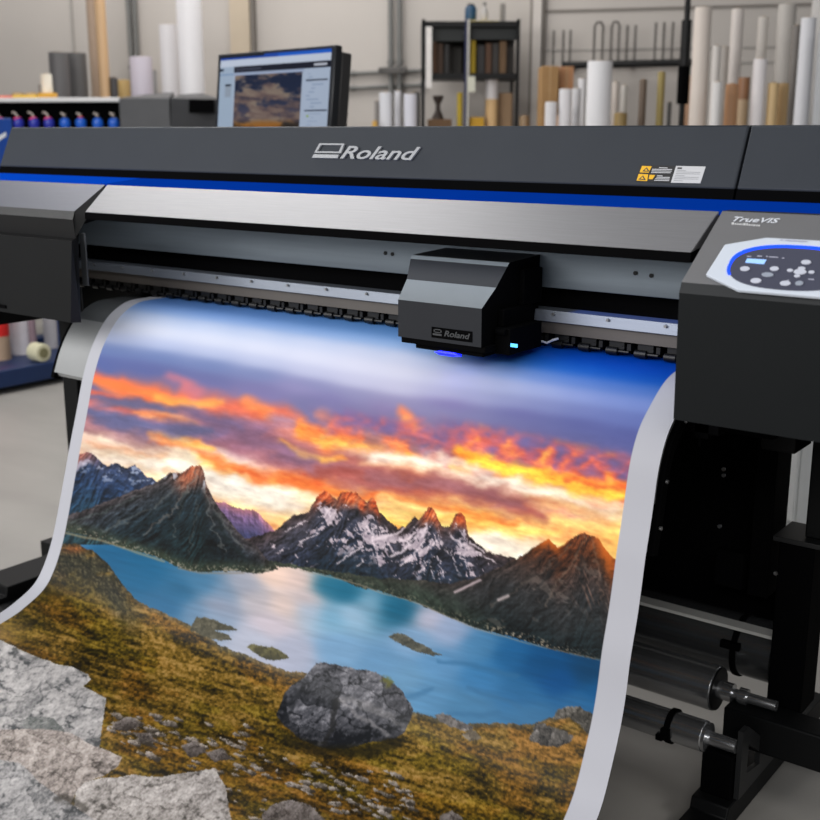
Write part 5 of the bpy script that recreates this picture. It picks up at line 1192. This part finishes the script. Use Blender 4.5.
M_bb = mat('blue bottle plastic', (28, 92, 196), .3, var=.05); M_bn = mat('navy bottle plastic', (40, 50, 160), .3, var=.05)
words = ['first', 'second', 'third', 'fourth', 'fifth', 'sixth', 'seventh', 'eighth']
M_pk = mat('pink bottle shoulder', (226, 70, 120), .4); M_hose = mat('clear hose', (196, 184, 174), .35)
bz = zb_-.006
for i, px_ in enumerate(BP):
    c = pp(px_, .02, bz)
    pink = i < 4
    t = thing('ink_bottle', ('pink shouldered' if pink else 'plain blue')+' ink bottle, '+words[i]+' from the left in the row', 'bottle', c, 'ink bottles on the second printer')
    MB().lathe([(.01, 0), (.028, .002), (.0345, .024), (.031, .046), (.016, .060), (.01, .060)], c, 24).build('bottle_body', M_bn if pink else M_bb, t)
    if pink:
        MB().lathe([(.006, .046), (.026, .050), (.022, .062), (.006, .068)], Vector(c)+Vector((-.006, 0, 0)), 20).build('shoulder', M_pk, t)
    else:
        MB().lathe([(.006, .056), (.016, .056), (.016, .070), (.006, .070)], c, 18).build('neck', mat('red bottle neck', (196, 60, 60), .4) if i == 5 else mat('dark bottle neck', (70, 60, 44), .4), t)
    h = Vector(c)
    MB().tube([h+Vector((0, 0, .06)), h-pu*.012+Vector((0, 0, .084)), h-pu*.032+Vector((0, 0, .095)), h-pu*.05+pv*.03+Vector((0, 0, .09)), h-pu*.055+pv*.075+Vector((0, 0, .088))] if pink else [h+Vector((0, 0, .066)), h-pu*.004+Vector((0, 0, .078)), h-pu*.02+Vector((0, 0, .088)), h-pu*.026+pv*.03+Vector((0, 0, .082)), h-pu*.026+pv*.075+Vector((0, 0, .082))], .0055, 8).build('hose', M_hose, t)
# things lying on the white top
def on_top(name, p0, p1, ytop, k, dep, c, label, cat, cylr=False, z0=None):
    zz0 = zs_ if z0 is None else z0; z1 = zat(ytop, PD)
    if cylr:
        cc2 = pp((p0+p1)/2, k, 0); r = (p1-p0)/2*PD/PXM
        t = thing(name, label, cat, (cc2.x, cc2.y, zz0))
        MB().lathe([(r*.4, 0), (r, 0), (r, z1-zz0), (r*.4, z1-zz0), (r*.38, z1-zz0-.02)], (cc2.x, cc2.y, zz0), 24).build('wound_material', mat('small roll '+str(c), c, .6), t)
        MB().lathe([(r*.3, .001), (r*.39, .001), (r*.39, z1-zz0+.003), (r*.3, z1-zz0+.003)], (cc2.x, cc2.y, zz0), 16).build('core', mat('card core', (168, 140, 104)), t); return t
    return tag(rebase(pbox(MB(), p0, p1, k, k+dep, zz0, z1).build(name, mat('top item '+str(c), c, .6), bevel=.003), pp((p0+p1)/2, k, zz0)), label, cat)
on_top('paper_roll', 7.2, 20.6, 90.6, .35, 0, (176, 152, 110), 'left one of two low tan rolls on the white machine top', 'roll', True)
on_top('paper_roll', 21.4, 35.2, 90.6, .36, 0, (192, 164, 116), 'right one of two low tan rolls on the white machine top', 'roll', True)
tb = on_top('cardboard_box', 35.8, 52.5, 91.0, .28, .12, (214, 160, 50), 'mustard yellow box under the cream roll', 'box')
on_top('paper_roll', 38, 49.4, 71, .34, 0, (228, 222, 208), 'cream roll standing on the mustard yellow box', 'roll', True, zat(91, PD))
on_top('paper_roll', 33.5, 36.4, 81.5, .42, 0, (120, 118, 118), 'slim grey roll between tan rolls and cream roll', 'roll', True)
tag(rebase(pbox(MB(), -30, 14, .02, .22, zs_+.0002, zs_+.014).build('swatch_sheet', mat('coral sheet', (236, 128, 104), .5), bevel=.002), pp(-8, .1, zs_)), 'coral red sheet lying at the left on the white machine top', 'sheet')
tag(rebase(pbox(MB(), 14.5, 38, .02, .20, zs_+.0002, zs_+.016).build('swatch_sheet', mat('yellow sheet', (232, 186, 52), .5), bevel=.002), pp(26, .1, zs_)), 'yellow sheet lying beside the coral sheet', 'sheet')

# ------------------------------------------------------------------ blue roll cart seen below the left housing
cart = thing('roll_cart', 'dark blue steel roll cart standing at the far left', 'cart', (-5.15, 3.3, 0))
M_cart = mat('blue cart steel', (10, 40, 84), .45, .1, var=.06)
MB().box((-5.10, 2.2, .035), (-5.00, 4.12, .125)).build('front_beam', M_cart, cart, .006)
MB().box((-5.75, 2.2, .035), (-5.65, 4.12, .125)).build('rear_beam', M_cart, cart, .006)
MB().box((-5.65, 2.2, .06), (-5.10, 4.12, .085)).build('deck', M_cart, cart)
for y in (2.35, 3.745, 4.05):
    MB().box((-5.24, y-.025, .085), (-5.19, y+.025, 1.10)).build('upright', M_cart, cart, .004)
MB().box((-5.24, 2.32, 1.05), (-5.19, 4.08, 1.10)).build('top_rail', M_cart, cart, .004)
pnl = MB().box((-5.235, 2.9, 1.10), (-5.195, 3.515, 1.352)).build('header_panel', mat('blue header', (20, 66, 148), .4), cart, .004)
MB().add([(-5.194, 3.42, 1.235), (-5.194, 3.475, 1.265), (-5.194, 3.475, 1.285), (-5.194, 3.43, 1.265)], [(0, 1, 2, 3)]).build('white_mark', M_white, pnl, smooth=False)
for x in (-5.70, -5.05):
    for y in (2.35, 4.0): MB().cyl((x-.02, y, .02), (x+.02, y, .02), .02, 20).box((x-.012, y-.012, .02), (x+.012, y+.012, .04)).build('caster', M_black, cart)
def croll(px0, px1, X, pyt, c, label, cap=None):
    p = on_x((px0+px1)/2, 345, X); d = Vector((p.x, p.y, 0)).dot(HF)
    r = (px1-px0)/2*d/PXM; t = thing('media_roll', label, 'roll', (p.x, p.y, .085))
    zt = pyt
    MB().lathe([(r*.3, 0), (r, 0), (r, zt), (r*.3, zt), (r*.28, zt-.05)], (p.x, p.y, .085), 28).build('wound_material', mat('cart roll '+str(c), c, .5), t)
    if cap: MB().lathe([(r*.3, .13), (r*1.015, .13), (r*1.015, zt+.003), (r*.3, zt+.003)], (p.x, p.y, .085), 28).build('wrapper', mat('wrap '+str(cap), cap, .4), t)
    return t
croll(-10, 10.5, -5.45, .9, (176, 150, 126), 'red wrapped roll with a tan end on the blue cart', (206, 34, 30))
croll(11, 31.5, -5.50, .85, (224, 220, 224), 'wide white roll on the blue cart beside the red roll')
croll(44.5, 59, -5.52, .8, (216, 212, 214), 'white roll on the cart right of the blue upright')
p = on_x(33.5, 345, -5.44); tag(rebase(MB().cyl((p.x, p.y, .085), (p.x, p.y, .95), .02, 16).cyl((p.x, p.y, .085), (p.x, p.y, .10), .03, 16).build('plastic_tube', mat('mauve tube', (150, 128, 136), .5)), (p.x, p.y, .085)), 'thin mauve tube between the white roll and the blue upright', 'tube')
c = on_x(39.5, 352, -5.05); r = .048
t = thing('paper_reel', 'small cream paper reel lying on the front beam of the blue cart', 'reel', (c.x, c.y, .125))
MB().cyl((c.x-.05, c.y, .125+r), (c.x+.035, c.y, .125+r), r, 32).build('wound_paper', mat('cream reel', (204, 200, 170), .6), t, .006)
MB().cyl((c.x+.035, c.y, .125+r), (c.x+.039, c.y, .125+r), r*.55, 24).build('core', mat('olive core', (120, 116, 84), .6), t)

# pale cabinet glimpsed between the stand's posts on the right
ca = at(776, 300, 3.7); cb = at(815, 300, 3.55)
q = (cb-ca); q.z = 0; ql = q.length; q = q.normalized(); qn = Vector((-q.y, q.x, 0))
cab = thing('storage_cabinet', 'pale grey storage cabinet glimpsed between the stand posts on the right', 'cabinet', (ca.x, ca.y, 0))
def cq(s, k, z): return Vector((ca.x, ca.y, 0))+q*(s*ql)+qn*k+Vector((0, 0, z))
M_cab = mat('pale cabinet', (226, 228, 228), .5, var=.03)
def cbox(s0, s1, k0, k1, z0, z1, name, m, par):
    vs = [cq(s0,k0,z0), cq(s1,k0,z0), cq(s1,k1,z0), cq(s0,k1,z0), cq(s0,k0,z1), cq(s1,k0,z1), cq(s1,k1,z1), cq(s0,k1,z1)]
    return MB().add(vs, [(0,3,2,1),(4,5,6,7),(0,1,5,4),(1,2,6,5),(2,3,7,6),(3,0,4,7)]).build(name, m, par, .002)
cbox(0, 1, 0, .4, 0, .8, 'carcass', M_cab, cab)
dr = cbox(.03, .70, -.012, -.001, .04, .77, 'door', mat('pale cabinet door', (236, 238, 238), .5, var=.03), cab)
cbox(.74, .97, -.012, -.001, .04, .77, 'door', mat('pale cabinet door', (236, 238, 238), .5, var=.03), cab)
cbox(.62, .66, -.03, -.012, .42, .52, 'handle', M_steel, dr)

# ------------------------------------------------------------------ light
def area(name, loc, target, sx, sy, power, c=(1, 1, 1)):
    l = bpy.data.lights.new(name, 'AREA'); l.shape = 'RECTANGLE'; l.size = sx; l.size_y = sy; l.energy = power; l.color = c
    o = bpy.data.objects.new(name, l); COL.objects.link(o); o.location = loc
    o.rotation_euler = (Vector(target)-Vector(loc)).to_track_quat('-Z', 'Y').to_euler(); return o
area('ceiling_tube_light', (-4.0, 2.5, 3.3), (-4.0, 2.5, 0), 2.8, .5, 60, (1, .98, .96))
area('front_fill_light', (-3.4, -2.2, 2.5), (-1.6, 1.5, .6), 4.5, 1.8, 208, (1, .985, .97))  # broad unseen light added behind the camera to light the sheet evenly
area('right_fill_light', (2.7, .7, 3.1), (-.7, 1.9, .3), 1.6, .35, 35, (1, .98, .95))  # unseen lamp added to brighten the rollers and the floor on the right
area('front_right_fill_light', (1.0, -2.2, 2.7), (-.8, 1.9, .3), 1.8, .5, 52, (1, .985, .97))  # unseen lamp added for the highlights along the rollers
area('back_ceiling_light', (-6.4, 5.4, 3.8), (-6.4, 6.2, 0), 6, 1.6, 135, (1, .97, .94))
area('bay_fill_light', (-1.55, 1.68, 1.095), (-1.55, 1.72, .85), 1.75, .03, .85, (.95, .97, 1))  # unseen lamp added under the cover to brighten the top of the sheet
pl_ = bpy.data.lights.new('curing_lamp', 'AREA'); pl_.size = .25; pl_.energy = .07; pl_.color = (.05, .2, 1); po = bpy.data.objects.new('curing_lamp', pl_); COL.objects.link(po); po.location = (-.90, 1.82, .97)
w = bpy.data.worlds.new('ambient'); scene.world = w; w.use_nodes = True
bg = w.node_tree.nodes['Background']; bg.inputs['Color'].default_value = (.92, .95, 1, 1); bg.inputs['Strength'].default_value = .22
scene.view_settings.view_transform = 'Standard'; scene.view_settings.look = 'None'; scene.view_settings.exposure = 0
scene.cycles.max_bounces = 6
